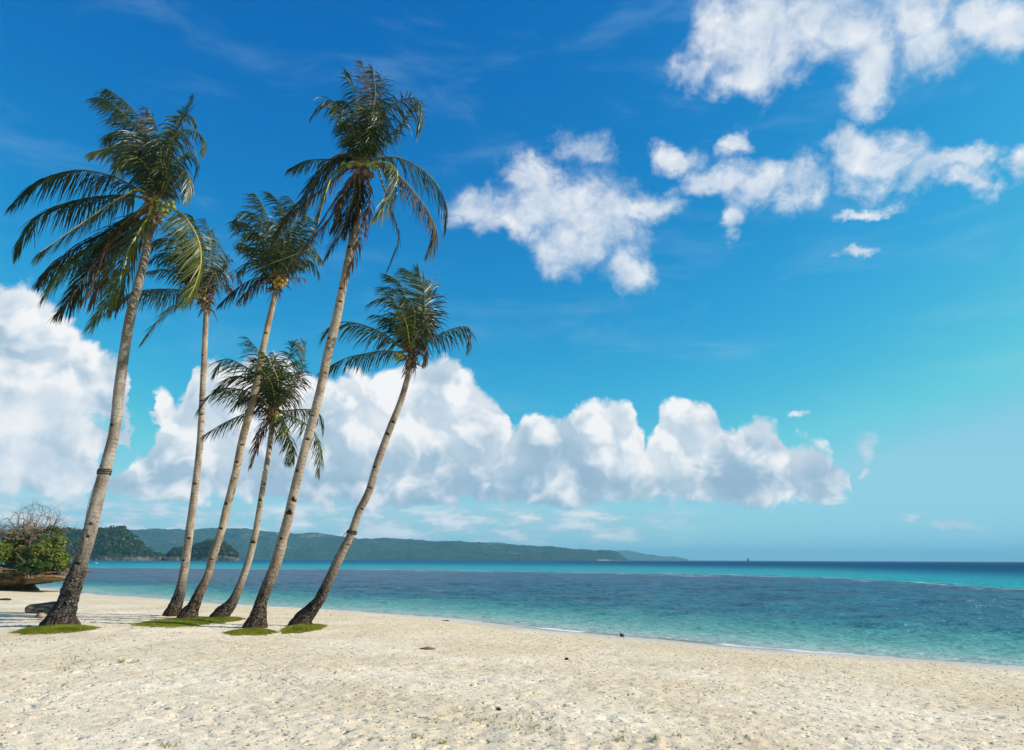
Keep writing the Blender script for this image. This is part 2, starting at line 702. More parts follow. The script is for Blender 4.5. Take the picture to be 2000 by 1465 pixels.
# a faint film of green growth in scattered patches
c = mixc(smooth(noise(p, 1.1, 4.0, 0.65), 0.60, 0.75) * smooth(noise(p, 14.0, 3.0, 0.6), 0.45, 0.65) * 0.45, c, (0.42, 0.40, 0.17))
# band of golden coarse sand under the tide line, then the wet margin
c = mixc((smooth(s_, 0.9, 2.2) * (1.0 - smooth(s_, 4.0, 7.5))) * 0.55, c, (0.66, 0.53, 0.34))
wet = 1.0 - smooth(s_ + (mid - 0.5) * 1.5, 0.2, 1.7)
c = mixc(wet * 0.85, c, (0.55, 0.48, 0.40))
pits = 1.0 - smooth(voro(vmath('ADD', vmath('MULTIPLY', p, (0.8, 1.15, 1.0)), E(big.s.node.outputs['Color'])), 7.5, 0.0), 0.02, 0.36)
pits2 = 1.0 - smooth(voro(vmath('MULTIPLY', p, (0.8, 1.2, 1.0)), 17.0, 0.0), 0.02, 0.34)
h = fine * 0.28 + mid * 1.1 + grain * 0.06 - pits * smooth(mid, 0.40, 0.56) * 0.8 * (1.0 - wet) - pits2 * smooth(fine, 0.42, 0.56) * 0.6 * (1.0 - wet)
out(principled(c, lin(wet, 0, 1, 0.95, 0.45), lin(wet, 0, 1, 0.08, 0.35), bump(h, 0.9, 0.035)))
sand = link('sand_beach', mesh_np('sand_beach', np.stack([X, Y, Z], -1).reshape(-1, 3), grid_faces(len(xs), len(ys)),
                                  np.full((len(xs) - 1) * (len(ys) - 1), 4), [M_SAND], True, attrs={'shore': S}))
tag(sand, 'pale trodden sand beach sloping down to the lagoon', kind='structure')
XS_SAND, YS_SAND, Z_SAND = xs, ys, Z


def sand_at(x, y):
    """Height of the built sand surface."""
    i = min(max(int(np.searchsorted(XS_SAND, x)), 1), len(XS_SAND) - 1)
    j = min(max(int(np.searchsorted(YS_SAND, y)), 1), len(YS_SAND) - 1)
    u = (x - XS_SAND[i - 1]) / (XS_SAND[i] - XS_SAND[i - 1])
    v = (y - YS_SAND[j - 1]) / (YS_SAND[j] - YS_SAND[j - 1])
    return float((Z_SAND[j - 1, i - 1] * (1 - u) + Z_SAND[j - 1, i] * u) * (1 - v) + (Z_SAND[j, i - 1] * (1 - u) + Z_SAND[j, i] * u) * v)


# ------------------------------------------------------------------ sea
xs = spaced(-34, 40, 0.2)
xr = grow(40, 0.2, 1.02, 200)
xl = grow(34, 0.2, 1.02, 200)
xr2, xl2 = grow(xr[-1], 3.5, 1.3, 9000), grow(xl[-1], 3.5, 1.3, 9000)
xs = np.concatenate([-xl2[::-1], -xl[::-1], xs, xr, xr2])
ys = spaced(11, 62, 0.16)
yf = grow(62, 0.16, 1.02, 260)
yf2 = grow(yf[-1], 4, 1.25, 9000)
ys = np.concatenate([11 - grow(0, 0.3, 1.4, 400)[::-1], ys, yf, yf2])
X, Y = np.meshgrid(xs, ys)
S = -shore_dist(X, Y)
# small wind chop running in from the open sea
amp = np.clip(S / 9.0, 0.04, 1) * np.clip((190 - np.hypot(X, Y)) / 130, 0, 1)
wx, wy = X * 0.94 + Y * 0.34, -X * 0.34 + Y * 0.94
chop = 0.085 * fbm(wx * 0.33, wy * 0.75, octv=2, seed=71) + 0.05 * fbm(wx * 0.9, wy * 2.1, octv=2, seed=73)
lap = 0.018 * np.exp(-((S - 1.3 - 0.5 * vnoise(X * 0.25, Y * 0.25, seed=3)) / 0.35) ** 2)
Z = SEA_Z + amp * chop + lap * (np.hypot(X, Y) < 120)
keep = S > -1.5
F = grid_faces(len(xs), len(ys))
F = F[keep.ravel()[F].any(1)]
M_SEA = material('sea_water')
p = pos()
d = attr('offshore')
st = vmath('MULTIPLY', p, (0.35, 1.0, 1.0))
pn = noise(vmath('MULTIPLY', p, (0.03, 0.055, 0.0)), 1.0, 6.0, 0.62)
xq = node('ShaderNodeSeparateXYZ')
E.put(xq.inputs[0], p)
d = d + d * smooth(E(xq.outputs[0]) / E(xq.outputs[1]).max(1.0), 0.33, 0.72) * smooth(d, 18.0, 46.0) * 0.65     # the reef narrows towards the near end of the bay
d2 = d + (d - 80.0).max(0.0) * smooth(E(xq.outputs[0]), 15.0, 140.0) * 2.0     # the drop-off lies closer in along the near side of the bay
dn = d2 + (pn - 0.5) * lin(d, 2.0, 60.0, 1.0, 46.0)
LOGD = E.m('LOGARITHM', dn.max(0.05) + 1.0, 10.0)


def ld(v):
    return math.log10(v + 1.0) / 3.2


xp = node('ShaderNodeSeparateXYZ')
E.put(xp.inputs[0], p)
c = ramp(LOGD / 3.2, [(0.0, (0.44, 0.48, 0.41)), (ld(1.2), (0.31, 0.46, 0.40)), (ld(3.2), (0.15, 0.38, 0.33)), (ld(6.5), (0.065, 0.27, 0.26)),
                     (ld(11), (0.036, 0.16, 0.20)), (ld(18), (0.036, 0.145, 0.20)), (ld(60), (0.040, 0.130, 0.200)), (ld(82), (0.055, 0.11, 0.17)),
                     (ld(92), (0.008, 0.33, 0.345)), (ld(150), (0.005, 0.28, 0.325)), (ld(300), (0.003, 0.15, 0.225)), (ld(700), (0.003, 0.075, 0.16)),
                     (1.0, (0.002, 0.04, 0.11))])
# weed and coral showing dark through the shallows
reef = noise(vmath('MULTIPLY', p, (0.16, 0.34, 0.0)), 1.0, 6.0, 0.65)
reef_in = smooth(dn, 7.0, 18.0) * (1.0 - smooth(dn, 74.0, 86.0))
west = 1.0 - smooth(E(xp.outputs[0]), -30.0, 12.0)
c = mixc(reef_in * west * 0.5, c, (0.11, 0.16, 0.215))  # pale lilac-grey of reflected clouds, painted into the water colour
c = mixc(smooth(reef, 0.50, 0.64) * reef_in * 0.78, c, mixc(west, (0.030, 0.058, 0.10), (0.070, 0.068, 0.085)))
c = mixc(smooth(reef, 0.46, 0.30) * reef_in * (1.0 - west * 0.6) * 0.8, c, (0.03, 0.20, 0.24))
c = mixc(smooth(noise(vmath('MULTIPLY', p, (0.35, 0.9, 0.0)), 1.0, 4.0), 0.60, 0.70) * smooth(d, 1.5, 3.5) * (1.0 - smooth(d, 6.0, 10.0)) * 0.5, c, (0.10, 0.22, 0.15))
r1 = noise(vmath('MULTIPLY', p, (0.55, 1.3, 1.0)), 1.0, 5.0, 0.62)
r2 = noise(vmath('MULTIPLY', p, (2.2, 5.0, 1.0)), 1.0, 4.0, 0.6)
far_f = smooth(d, 20.0, 160.0)
nrm = bump(r1 * 0.8 + r2 * lin(far_f, 0, 1, 0.32, 0.12), 1.0, 0.52)
# wind-ruffled water mirrors far less at a low angle than a flat sheet would
fres = node('ShaderNodeFresnel')
fres.inputs[0].default_value = 1.33
E.put(fres.inputs['Normal'], nrm)
refl = E(fres.outputs[0]).min(lin(d, 50.0, 260.0, 0.42, 0.08))
df = node('ShaderNodeBsdfDiffuse')
E.put(df.inputs['Color'], c)
E.put(df.inputs['Normal'], nrm)
gl = node('ShaderNodeBsdfGlossy')
gl.inputs['Roughness'].default_value = 0.17
E.put(gl.inputs['Normal'], nrm)
water = mixs(refl, E(df.outputs[0]), E(gl.outputs[0]))
# foam where the lagoon laps the sand, and a broken line on the outer reef
fn = noise(vmath('MULTIPLY', p, (1.6, 2.6, 0.0)), 1.0, 6.0, 0.7)
fl = smooth(noise(vmath('MULTIPLY', p, (0.35, 0.35, 0.0)), 1.0, 2.0), 0.38, 0.58)
foam1 = smooth(d, -0.25, 0.02) * (1.0 - smooth(d + (fn - 0.5) * 0.9, 0.12, 0.42)) * fl
fr = noise(vmath('MULTIPLY', p, (0.10, 0.7, 0.0)), 1.0, 6.0, 0.7)
foam2 = smooth(dn, 74.0, 84.0) * (1.0 - smooth(dn, 84.0, 97.0)) * smooth(fr, 0.50, 0.64) * 0.55
foam = (foam1 * 0.9 + foam2).clamp()
white = principled((0.82, 0.84, 0.84), 0.7, 0.2)
water = mixs(foam, water, white)
clearness = 1.0 - smooth(d + (pn - 0.5) * 0.5, -0.15, 0.6)
tr = node('ShaderNodeBsdfTransparent')
tr.inputs[0].default_value = (0.93, 0.98, 0.96, 1)
out(mixs(clearness * (1.0 - foam) * 0.92, water, E(tr.outputs[0])))
sea = link('sea', mesh_np('sea', np.stack([X, Y, Z], -1).reshape(-1, 3), F, np.full(len(F), 4), [M_SEA], True, attrs={'offshore': S}))
tag(sea, 'clear lagoon turning from pale green over sand to turquoise and deep blue', kind='structure')



# ------------------------------------------------------------------ far shores
def leaf_cards(soup, centre, radii, n, size, shell=0.55, hue=0.5, spread=0.25, up=0.3, flat=0.9):
    """n small leaf-shaped faces scattered through an ellipsoid; the attribute is a leaf's own tint."""
    u = rng.normal(size=(n, 3))
    u /= np.linalg.norm(u, axis=1)[:, None]
    r = shell + (1 - shell) * rng.random(n) ** 0.5
    lumps = 1 + 0.28 * vnoise(u[:, 0] * 2.2 + centre[0], u[:, 1] * 2.2 + centre[1], u[:, 2] * 2.2 + centre[2], seed=9)
    P = np.asarray(centre) + u * np.asarray(radii) * (r * lumps)[:, None]
    nrm = u + rng.normal(size=(n, 3)) * flat + np.array([0, 0, up])
    nrm /= np.linalg.norm(nrm, axis=1)[:, None]
    t = np.cross(nrm, rng.normal(size=(n, 3)))
    t /= np.linalg.norm(t, axis=1)[:, None] + 1e-9
    b = np.cross(nrm, t)
    L = size * rng.uniform(0.6, 1.35, n)[:, None]
    V = np.stack([P - t * L * 0.5, P + b * L * 0.22, P + t * L * 0.5, P - b * L * 0.22], 1)
    f = np.arange(4 * n).reshape(n, 4)
    h = np.clip(hue + rng.normal(size=n) * spread, 0, 1)
    soup.add(V.reshape(-1, 3), f, 0, np.repeat(h, 4))


def leaf_material(name, stops, trans=0.3, rough=0.5):
    m = material(name)
    c = ramp(attr('tint'), stops)
    d_ = principled(c, rough, 0.25)
    t = node('ShaderNodeBsdfTranslucent')
    E.put(t.inputs[0], c)
    out(mixs(trans, d_, E(t.outputs[0])))
    return m


def elevate(px, py, y):
    return at_depth(px, py, y)


def hill(name, label, px_top, y_ridge, y_front, mat, step, rows=60, rough=1.0, cliff=0.0, base_z=SEA_Z, seed=1, back=0.5):
    """Terrain whose sky line runs through photo points at depth y_ridge and whose foot lies at y_front."""
    T = [at_depth(px, py, y_ridge) for px, py in px_top]
    tx, tz = np.array([t.x for t in T]), np.array([t.z for t in T])
    x = np.arange(tx[0], tx[-1], step)
    crest = np.interp(x, tx, tz)
    ends = np.clip(np.minimum(x - x[0], x[-1] - x) / ((x[-1] - x[0]) * 0.12), 0, 1)
    crest = crest + ends * (crest.max() - base_z) * 0.045 * fbm(x / (crest.max() * 1.6), x * 0, octv=4, gain=0.6, seed=seed + 60)
    span = y_ridge - y_front
    t = np.linspace(0, 1 + back, rows)
    Xg, Tg = np.meshgrid(x, t)
    prof = np.where(Tg < 1, cliff * np.minimum(Tg / 0.05, 1) + (1 - cliff) * np.sin(np.clip(Tg, 0, 1) * np.pi / 2) ** 1.1, np.cos((Tg - 1) / back * np.pi / 2) ** 0.8)
    wob = 0.12 * span * vnoise(Xg / span * 2.2, Tg * 0, seed=seed + 3) * (1 - np.clip(Tg, 0, 1))
    Yg = y_front + span * Tg + wob
    H = np.maximum(crest - base_z, 0.02)
    fold = 1 + rough * (0.30 * fbm(Xg / span * 3.0, Tg * 2.0, octv=4, seed=seed)) * np.clip(1 - np.abs(Tg - 0.45) * 1.9, 0, 1)
    Zg = base_z + H[None, :] * prof * fold
    Xp = Xg * Yg / y_ridge                                   # slopes keep their bearing as they come forward
    tree = 0.5 * (1 - np.abs(vnoise(Xp / (span * 0.035), Yg / (span * 0.035), seed=seed + 8))) + 0.3 * (1 - np.abs(vnoise(Xp / (span * 0.016), Yg / (span * 0.016), seed=seed + 9)))
    Zg = Zg + tree * span * 0.020 * np.clip((Zg - base_z) / (span * 0.04), 0, 1)
    Zg[0, :] = base_z - 1.0
    me = mesh_np(name, np.stack([Xp, Yg, Zg], -1).reshape(-1, 3), grid_faces(len(x), rows), np.full((len(x) - 1) * (rows - 1), 4), [mat], True)
    o = link(name, me)
    tag(o, label, kind='structure')
    return o, (x, Xp, Yg, Zg)


def forest_material(name, g0, g1, g2, scale, bare=None, rock_z=0.0, rock=(0.30, 0.27, 0.23), beach=0.0):
    m = material(name)
    p = pos()
    n1 = noise(p, scale, 6.0, 0.65)
    n2 = noise(p, scale * 6, 5.0, 0.65)
    c = mixc(smooth(n1, 0.35, 0.65), g0, g1)
    c = mixc(smooth(n2, 0.5, 0.7), c, g2)
    if bare:
        c = mixc(smooth(noise(vmath('MULTIPLY', p, (1.0, 1.0, 2.5)), scale * 0.5, 6.0, 0.65), 0.60, 0.68), c, bare)
    z = node('ShaderNodeSeparateXYZ')
    E.put(z.inputs[0], p)
    zz = E(z.outputs[2])
    if rock_z:
        rk = noise(vmath('MULTIPLY', p, (1, 1, 0.45)), scale * 5, 6.0, 0.7)
        rc = mixc(smooth(rk, 0.35, 0.65), (0.035, 0.03, 0.026), rock)
        c = mixc(1.0 - smooth(zz + (n1 - 0.5) * rock_z * 3.2, rock_z * 0.6, rock_z * 1.3), c, rc)
    if beach:
        on = smooth(noise(vmath('MULTIPLY', p, (1.0, 0.3, 0.0)), scale * 0.35, 2.0), 0.63, 0.68)
        c = mixc((1.0 - smooth(zz, beach, beach * 1.2)) * on, c, (0.46, 0.41, 0.33))
    out(principled(c, 0.95, 0.05, bump(n2 * 1.0 + n1, 1.0, 0.6 / scale * 0.5)))
    return m


M_FAR = forest_material('far_forest', (0.010, 0.030, 0.016), (0.036, 0.070, 0.026), (0.08, 0.11, 0.045), 0.014, (0.25, 0.16, 0.10), 0, beach=2.6)
M_FAINT = forest_material('faint_hills', (0.03, 0.06, 0.03), (0.06, 0.10, 0.05), (0.08, 0.11, 0.06), 0.008)
M_HEAD = forest_material('headland_ground', (0.012, 0.028, 0.010), (0.03, 0.055, 0.016), (0.06, 0.075, 0.022), 0.06, (0.16, 0.13, 0.075), 3.0, (0.27, 0.225, 0.18))
M_CANOPY = leaf_material('canopy_leaves', [(0.0, (0.010, 0.026, 0.008)), (0.45, (0.025, 0.055, 0.013)), (0.75, (0.055, 0.085, 0.02)), (1.0, (0.13, 0.11, 0.045))], 0.15)

hill('distant_mountain', 'faint pale blue mountain beyond the end of the long wooded ridge',
     [(1150, 1092), (1180, 1086), (1205, 1078), (1228, 1077), (1262, 1083), (1292, 1088), (1318, 1089), (1345, 1093)], 5200, 4700, M_FAINT, 12, 30, 0.4, seed=31)
hill('wooded_ridge', 'long low wooded ridge across the bay sinking to a cliff at its end',
     [(-420, 1040), (-200, 1030), (-60, 1036), (60, 1044), (180, 1046), (245, 1040), (290, 1036), (345, 1038), (400, 1037), (460, 1037), (520, 1040), (600, 1046), (650, 1051),
      (700, 1056), (750, 1054), (800, 1058), (850, 1060), (900, 1059), (955, 1063), (1000, 1068), (1050, 1072), (1110, 1076), (1165, 1080), (1190, 1079), (1208, 1083), (1218, 1089), (1226, 1093)],
     2700, 2150, M_FAR, 4.5, 90, 1.0, 0.08, seed=12)


def wooded(o, geo, n, size, zmin, name, seed):
    """The wood that covers a headland, as a mass of leaf clumps standing on its surface."""
    x, Xp, Yg, Zg = geo
    r2 = np.random.default_rng(seed)
    so = Soup()
    k = 0
    while k < n:
        j, i = r2.integers(3, int(Zg.shape[0] * 0.74)), r2.integers(0, Zg.shape[1])
        z = Zg[j, i]
        if z < zmin * r2.uniform(0.75, 1.5):
            k += 0.25
            continue
        w = size * r2.uniform(0.5, 1.25)
        leaf_cards(so, (Xp[j, i], Yg[j, i], z + w * 0.35), (w, w, w * 0.75), 34, w * 0.75, 0.5, r2.uniform(0.1, 0.75), 0.15)
        k += 1
    me = so.mesh(name, [M_CANOPY], attr='tint')
    w_ = link(name, me)
    tag(w_, 'dense dark wood covering the rocky ' + o.name.replace('_', ' ') + ' across the water', kind='stuff')


h, g = hill('headland', 'dark wooded headland with a rocky foot jutting into the bay', [(-300, 1046), (-150, 1040), (0, 1044), (60, 1046), (100, 1038), (150, 1040), (200, 1037), (238, 1036), (252, 1048), (272, 1064), (288, 1080), (300, 1088), (306, 1093)],
            700, 640, M_HEAD, 0.7, 60, 0.8, 0.14, seed=5)
wooded(h, g, 1700, 3.0, 3.2, 'headland_wood', 3)
h, g = hill('low_islet', 'small low rock islet between the headland and the wooded islet', [(290, 1094), (294, 1087), (302, 1084), (314, 1083), (324, 1086), (331, 1093)], 668, 658, M_HEAD, 0.4, 40, 0.8, 0.5, seed=6)
wooded(h, g, 30, 1.5, 2.4, 'low_islet_scrub', 4)
h, g = hill('wooded_islet', 'steep rocky islet capped with dark trees', [(322, 1093), (330, 1085), (340, 1077), (356, 1075), (372, 1075), (385, 1066), (405, 1060), (425, 1059), (440, 1064), (452, 1073), (458, 1082), (464, 1085), (467, 1093)],
            680, 655, M_HEAD, 0.4, 50, 0.8, 0.22, seed=7)
wooded(h, g, 460, 2.2, 3.2, 'wooded_islet_trees', 5)

# ------------------------------------------------------------------ limestone rock with its shrubs
M_ROCK = material('limestone')
p = pos()
n1 = noise(p, 1.3, 7.0, 0.68)
n2 = noise(vmath('MULTIPLY', p, (0.5, 0.5, 3.0)), 2.4, 6.0, 0.65)
c = mixc(smooth(n1, 0.34, 0.66), (0.08, 0.052, 0.028), (0.30, 0.215, 0.12))
c = mixc(smooth(n2, 0.52, 0.70), c, (0.42, 0.27, 0.10))
c = mixc(smooth(noise(p, 4.0, 5.0, 0.7), 0.60, 0.72), c, (0.05, 0.04, 0.03))
out(principled(c, 0.95, 0.1, bump(n1 + n2 * 0.5, 1.0, 0.25)))


def rock_mesh(name, c, r, mat, seg=(64, 40), amp=0.16, freq=1.4, seed=2, power=2.0, undercut=0.0, attr_=None):
    th = np.linspace(0, 2 * np.pi, seg[0], endpoint=False)
    ph = np.linspace(-np.pi / 2, np.pi / 2, seg[1])
    T, P = np.meshgrid(th, ph)
    e = 2.0 / power
    sg = lambda a: np.sign(a) * np.abs(a) ** e
    x, y, z = sg(np.cos(P)) * sg(np.cos(T)), sg(np.cos(P)) * sg(np.sin(T)), sg(np.sin(P))
    d = 1 + amp * fbm(x * freq + seed, y * freq, z * freq, 5, 0.55, seed) - amp * 0.5 * np.abs(vnoise(x * freq * 3, y * freq * 3, z * freq * 3, seed + 4))
    low = np.clip(-z, 0, 1)
    d = d * (1 - undercut * low)
    V = np.stack([x * r[0] * d, y * r[1] * d, z * r[2] * (1 + amp * 0.6 * fbm(x * freq, y * freq, z * freq, 3, 0.5, seed + 1))], -1).reshape(-1, 3)
    n, m = seg
    f = []
    for j in range(m - 1):
        a = j * n + np.arange(n)
        b = j * n + (np.arange(n) + 1) % n
        f.append(np.stack([a, b, b + n, a + n], 1))
    f = np.concatenate(f)
    return mesh_np(name, V, f, np.full(len(f), 4), [mat], True)


RK = at_depth(-70, 1124, 46.0)
rock = thing('limestone_rock', 'brown undercut limestone rock at the beach edge with shrubs growing on top', 'rock', (RK.x, RK.y, ground_z(RK.x, RK.y)))
zoff = RK.z - rock.location.z
body = link('boulder', rock_mesh('boulder', None, (6.5, 3.2, 0.70), M_ROCK, (120, 60), 0.20, 2.4, 3, 2.4, 0.35), rock, (0, 0, zoff - 0.06))
foot = link('foot', rock_mesh('foot', None, (4.6, 1.5, 1.3), M_ROCK, (60, 30), 0.18, 2.0, 8, 2.2), rock, (-0.9, 1.2, -0.35))

M_STRAW = leaf_material('dry_grass', [(0.0, (0.20, 0.13, 0.035)), (0.5, (0.34, 0.23, 0.07)), (1.0, (0.30, 0.28, 0.08))], 0.25)


def straw(soup, x, y, z, n, h, spread, droop):
    a = rng.uniform(0, 2 * np.pi, n)
    b = np.stack([x + rng.normal(size=n) * spread, y + rng.normal(size=n) * spread, np.full(n, z)], 1)
    d = np.stack([np.cos(a) * 0.5, np.sin(a) * 0.5 - 0.3, rng.uniform(-droop, 1 - droop, n)], 1) * h * rng.uniform(0.6, 1.3, n)[:, None]
    w = np.stack([-np.sin(a), np.cos(a), np.zeros(n)], 1) * h * 0.05
    m = b + d * 0.55 + np.array([0, 0, h * 0.12])
    V = np.stack([b - w, b + w, m + w * 0.8, b + d, m - w * 0.8], 1).reshape(-1, 3)
    f = np.arange(5 * n).reshape(n, 5)
    soup.add(V, f, 0, np.repeat(rng.random(n), 5))


so = Soup()
for k in range(150):
    q = rng.random()
    x, y = -5.5 + q * 11.8, -2.9 * math.sqrt(max(0.02, 1 - ((-5.5 + q * 11.8) / 6.6) ** 2)) + rng.uniform(0, 0.7)
    straw(so, x, y, zoff - 0.02 + rng.uniform(-0.22, 0.35), 26, 0.32, 0.14, 0.8)
me = so.mesh('dry_grass', [M_STRAW], attr='tint')
g_ = link('dry_grass', me, rock)
g_['kind'] = 'stuff'

M_SHRUB = leaf_material('shrub_leaves', [(0.0, (0.018, 0.045, 0.009)), (0.3, (0.048, 0.10, 0.014)), (0.6, (0.12, 0.175, 0.022)), (0.85, (0.25, 0.25, 0.04)), (1.0, (0.29, 0.18, 0.065))], 0.3)
M_TWIG = simple('grey_twig', (0.13, 0.095, 0.07), (0.27, 0.21, 0.16), 9.0, 0.9, 0.1, 0.0)


def limb(soup, p, d, length, rad, depth, bend=0.35, kids=3, spread=0.75, up=0.05, mat=0):
    pts = [p]
    n = 4
    for k in range(n):
        d = (d + Vector(rng.normal(size=3)) * bend * 0.45 + Vector((0, 0, up))).normalized()
        pts.append(pts[-1] + d * length / n)
    v, f = tube_np(pts, np.linspace(rad, rad * 0.62, n + 1), 5 if rad > 0.02 else 3, cap=False)
    soup.add(v, f, mat)
    if depth:
        for k in range(kids):
            t = rng.uniform(0.45, 1.0) if k else 1.0
            q = pts[min(n, int(t * n))]
            nd = (d + Vector(rng.normal(size=3)) * spread).normalized()
            limb(soup, q, nd, length * rng.uniform(0.6, 0.85), rad * 0.6, depth - 1, bend, kids, spread, up, mat)


def shrub(px, py_base, depth, w, hgt, n, hue, label, size=0.17, name='shrub', lumps=9, spread=0.12):
    b = at_depth(px, py_base, depth)
    t = thing(name, label, 'shrub', b, 'shrubs on the limestone rock')
    st = Soup()
    for k in range(6):
        limb(st, Vector((rng.normal() * 0.1, rng.normal() * 0.1, -0.25)), Vector((rng.normal() * 0.5, rng.normal() * 0.5, 1)).normalized(), hgt * 0.5, 0.035, 2, 0.4, 2, 0.6)
    link('stem', st.mesh('stem', [M_TWIG]), t)
    so = Soup()
    for k in range(lumps):
        a, r_ = rng.uniform(0, 2 * np.pi), math.sqrt(rng.random()) * 0.72
        zc = hgt * rng.uniform(0.3, 0.82)
        k_ = 0.40 * rng.uniform(0.7, 1.2)
        leaf_cards(so, (math.cos(a) * r_ * w, math.sin(a) * r_ * w * 0.8, zc), (w * k_, w * k_, hgt * k_ * 0.7), n // lumps, size, 0.35, np.clip(hue + rng.normal() * 0.10, 0, 1), spread)
    link('foliage', so.mesh('foliage', [M_SHRUB], attr='tint'), t)
    return t


shrub(100, 1122, 45.2, 1.05, 2.35, 4200, 0.52, 'bright green leafy shrub at the seaward end of the limestone rock')
shrub(58, 1124, 44.6, 1.3, 1.9, 4200, 0.74, 'yellow-green shrub with dry twigs in the middle of the limestone rock')
shrub(60, 1121, 43.8, 0.95, 0.75, 2600, 0.25, 'low dark green cushion of leaves over the rock lip', 0.16)
shrub(5, 1122, 44.8, 1.3, 2.0, 4200, 0.62, 'wide mixed green and brown shrub on the rock by the picture edge')
shrub(28, 1100, 47.0, 1.65, 2.25, 6000, 0.93, 'brown half dead shrub under the bare branching tree', 0.13)
shrub(95, 1080, 47.5, 0.8, 1.6, 2400, 0.22, 'dark green bush rising behind the bright green shrub')
shrub(124, 1121, 45.0, 0.42, 0.62, 900, 0.62, 'small tuft of a bush on the tip of the rock beside the roped palm', 0.12)
shrub(-60, 1122, 45.5, 1.6, 2.3, 4200, 0.45, 'green shrub on the far end of the limestone rock')
shrub(-130, 1122, 46.0, 1.6, 2.6, 3600, 0.35, 'dark green shrub on the far end of the limestone rock')

b = at_depth(48, 1105, 46.8)
bare = thing('bare_tree', 'leafless grey tree with a flat tangle of crooked branches above the shrubs', 'tree', b)
st = Soup()
limb(st, Vector((0, 0, -0.4)), Vector((-0.05, 0, 1)), 2.1, 0.13, 0, 0.25)
link('trunk', st.mesh('trunk', [M_TWIG]), bare)
st = Soup()
for k in range(19):
    a = k * 2.399 + rng.uniform(-0.3, 0.3)
    limb(st, Vector((-0.1, 0, 1.55)), Vector((math.cos(a), math.sin(a) * 0.8, rng.uniform(0.35, 0.8))).normalized(), 1.25, 0.055, 4, 0.6, 2 + (k % 3 == 0), 0.6, 0.0)
link('branches', st.mesh('branches', [M_TWIG]), bare)


# ------------------------------------------------------------------ coconut palms
M_BARK = material('palm_bark')
uvn = E(node('ShaderNodeUVMap', uv_map='UVMap').outputs[0])
oi = node('ShaderNodeObjectInfo')
tint = E(oi.outputs['Color'])
ring = attr('ring')
bole = attr('bole')
scar = attr('scar')
p = objco()
n1 = noise(vmath('MULTIPLY', p, (1, 1, 0.6)), 3.5, 6.0, 0.65)
n2 = noise(vmath('MULTIPLY', p, (1, 1, 2.6)), 14.0, 5.0, 0.7)
n3 = noise(vmath('MULTIPLY', p, (1, 1, 0.55)), 9.0, 6.0, 0.75)
c = mixc(smooth(n1, 0.36, 0.64), (0.25, 0.20, 0.15), (0.45, 0.39, 0.31))
c = mixc(smooth(n2, 0.55, 0.72) * 0.6, c, (0.15, 0.115, 0.085))
c = mixc(smooth(ring, 0.70, 0.98) * 0.85, c, (0.11, 0.082, 0.06))
n4 = voro(vmath('MULTIPLY', p, (1.0, 1.0, 0.55)), 13.0, 2.0, 0.6, 'F1')
cb = mixc(smooth(n3, 0.40, 0.50), (0.028, 0.020, 0.015), (0.46, 0.40, 0.33))
cb = mixc(smooth(n4, 0.38, 0.56) * 0.7, cb, (0.025, 0.018, 0.013))
cr = node('ShaderNodeTexVoronoi', feature='DISTANCE_TO_EDGE')
E.put(cr.inputs['Vector'], vmath('ADD', vmath('MULTIPLY', p, (1.0, 1.0, 1.5)), vmath('MULTIPLY', E(node('ShaderNodeTexNoise', i_Scale=5.0, i_Vector=p).outputs['Color']), (0.25, 0.25, 0.25))))
cr.inputs['Scale'].default_value = 12.0
plate = smooth(E(cr.outputs[0]), 0.03, 0.16)
cb = mixc(plate, (0.022, 0.015, 0.011), cb)
cb = mixc(smooth(n2, 0.58, 0.70) * 0.7, cb, (0.030, 0.020, 0.014))
c = mixc(smooth(bole + (n1 - 0.5) * 0.7, 0.30, 0.75), c, cb)
c = mixc(scar, c, (0.025, 0.017, 0.012))
c = vmath('MULTIPLY', c, tint)
out(principled(c, 0.9, 0.12, bump(n3 * 0.9 + n2 * 0.5 - n4 * bole * 0.4 + plate * bole * 0.9, 1.0, 0.05)))

M_ROOT = simple('palm_root_fibre', (0.028, 0.017, 0.012), (0.13, 0.08, 0.055), 18.0, 0.95, 0.1, 0.01)
M_FIBRE = simple('palm_fibre', (0.07, 0.038, 0.020), (0.24, 0.145, 0.075), 14.0, 0.9, 0.1, 0.006, rand=0.3)


def frond_material(name, dark, light, trans, gloss=0.42, spec=0.5):
    m = material(name)
    t = attr('tint')
    c = mixc((t * 0.75 + orand() * 0.35 - 0.05).clamp(), dark, light)
    d_ = principled(c, gloss, spec)
    tl = node('ShaderNodeBsdfTranslucent')
    E.put(tl.inputs[0], vmath('MULTIPLY', c, (1.5, 1.6, 0.7)))
    out(mixs(trans, d_, E(tl.outputs[0])))
    return m


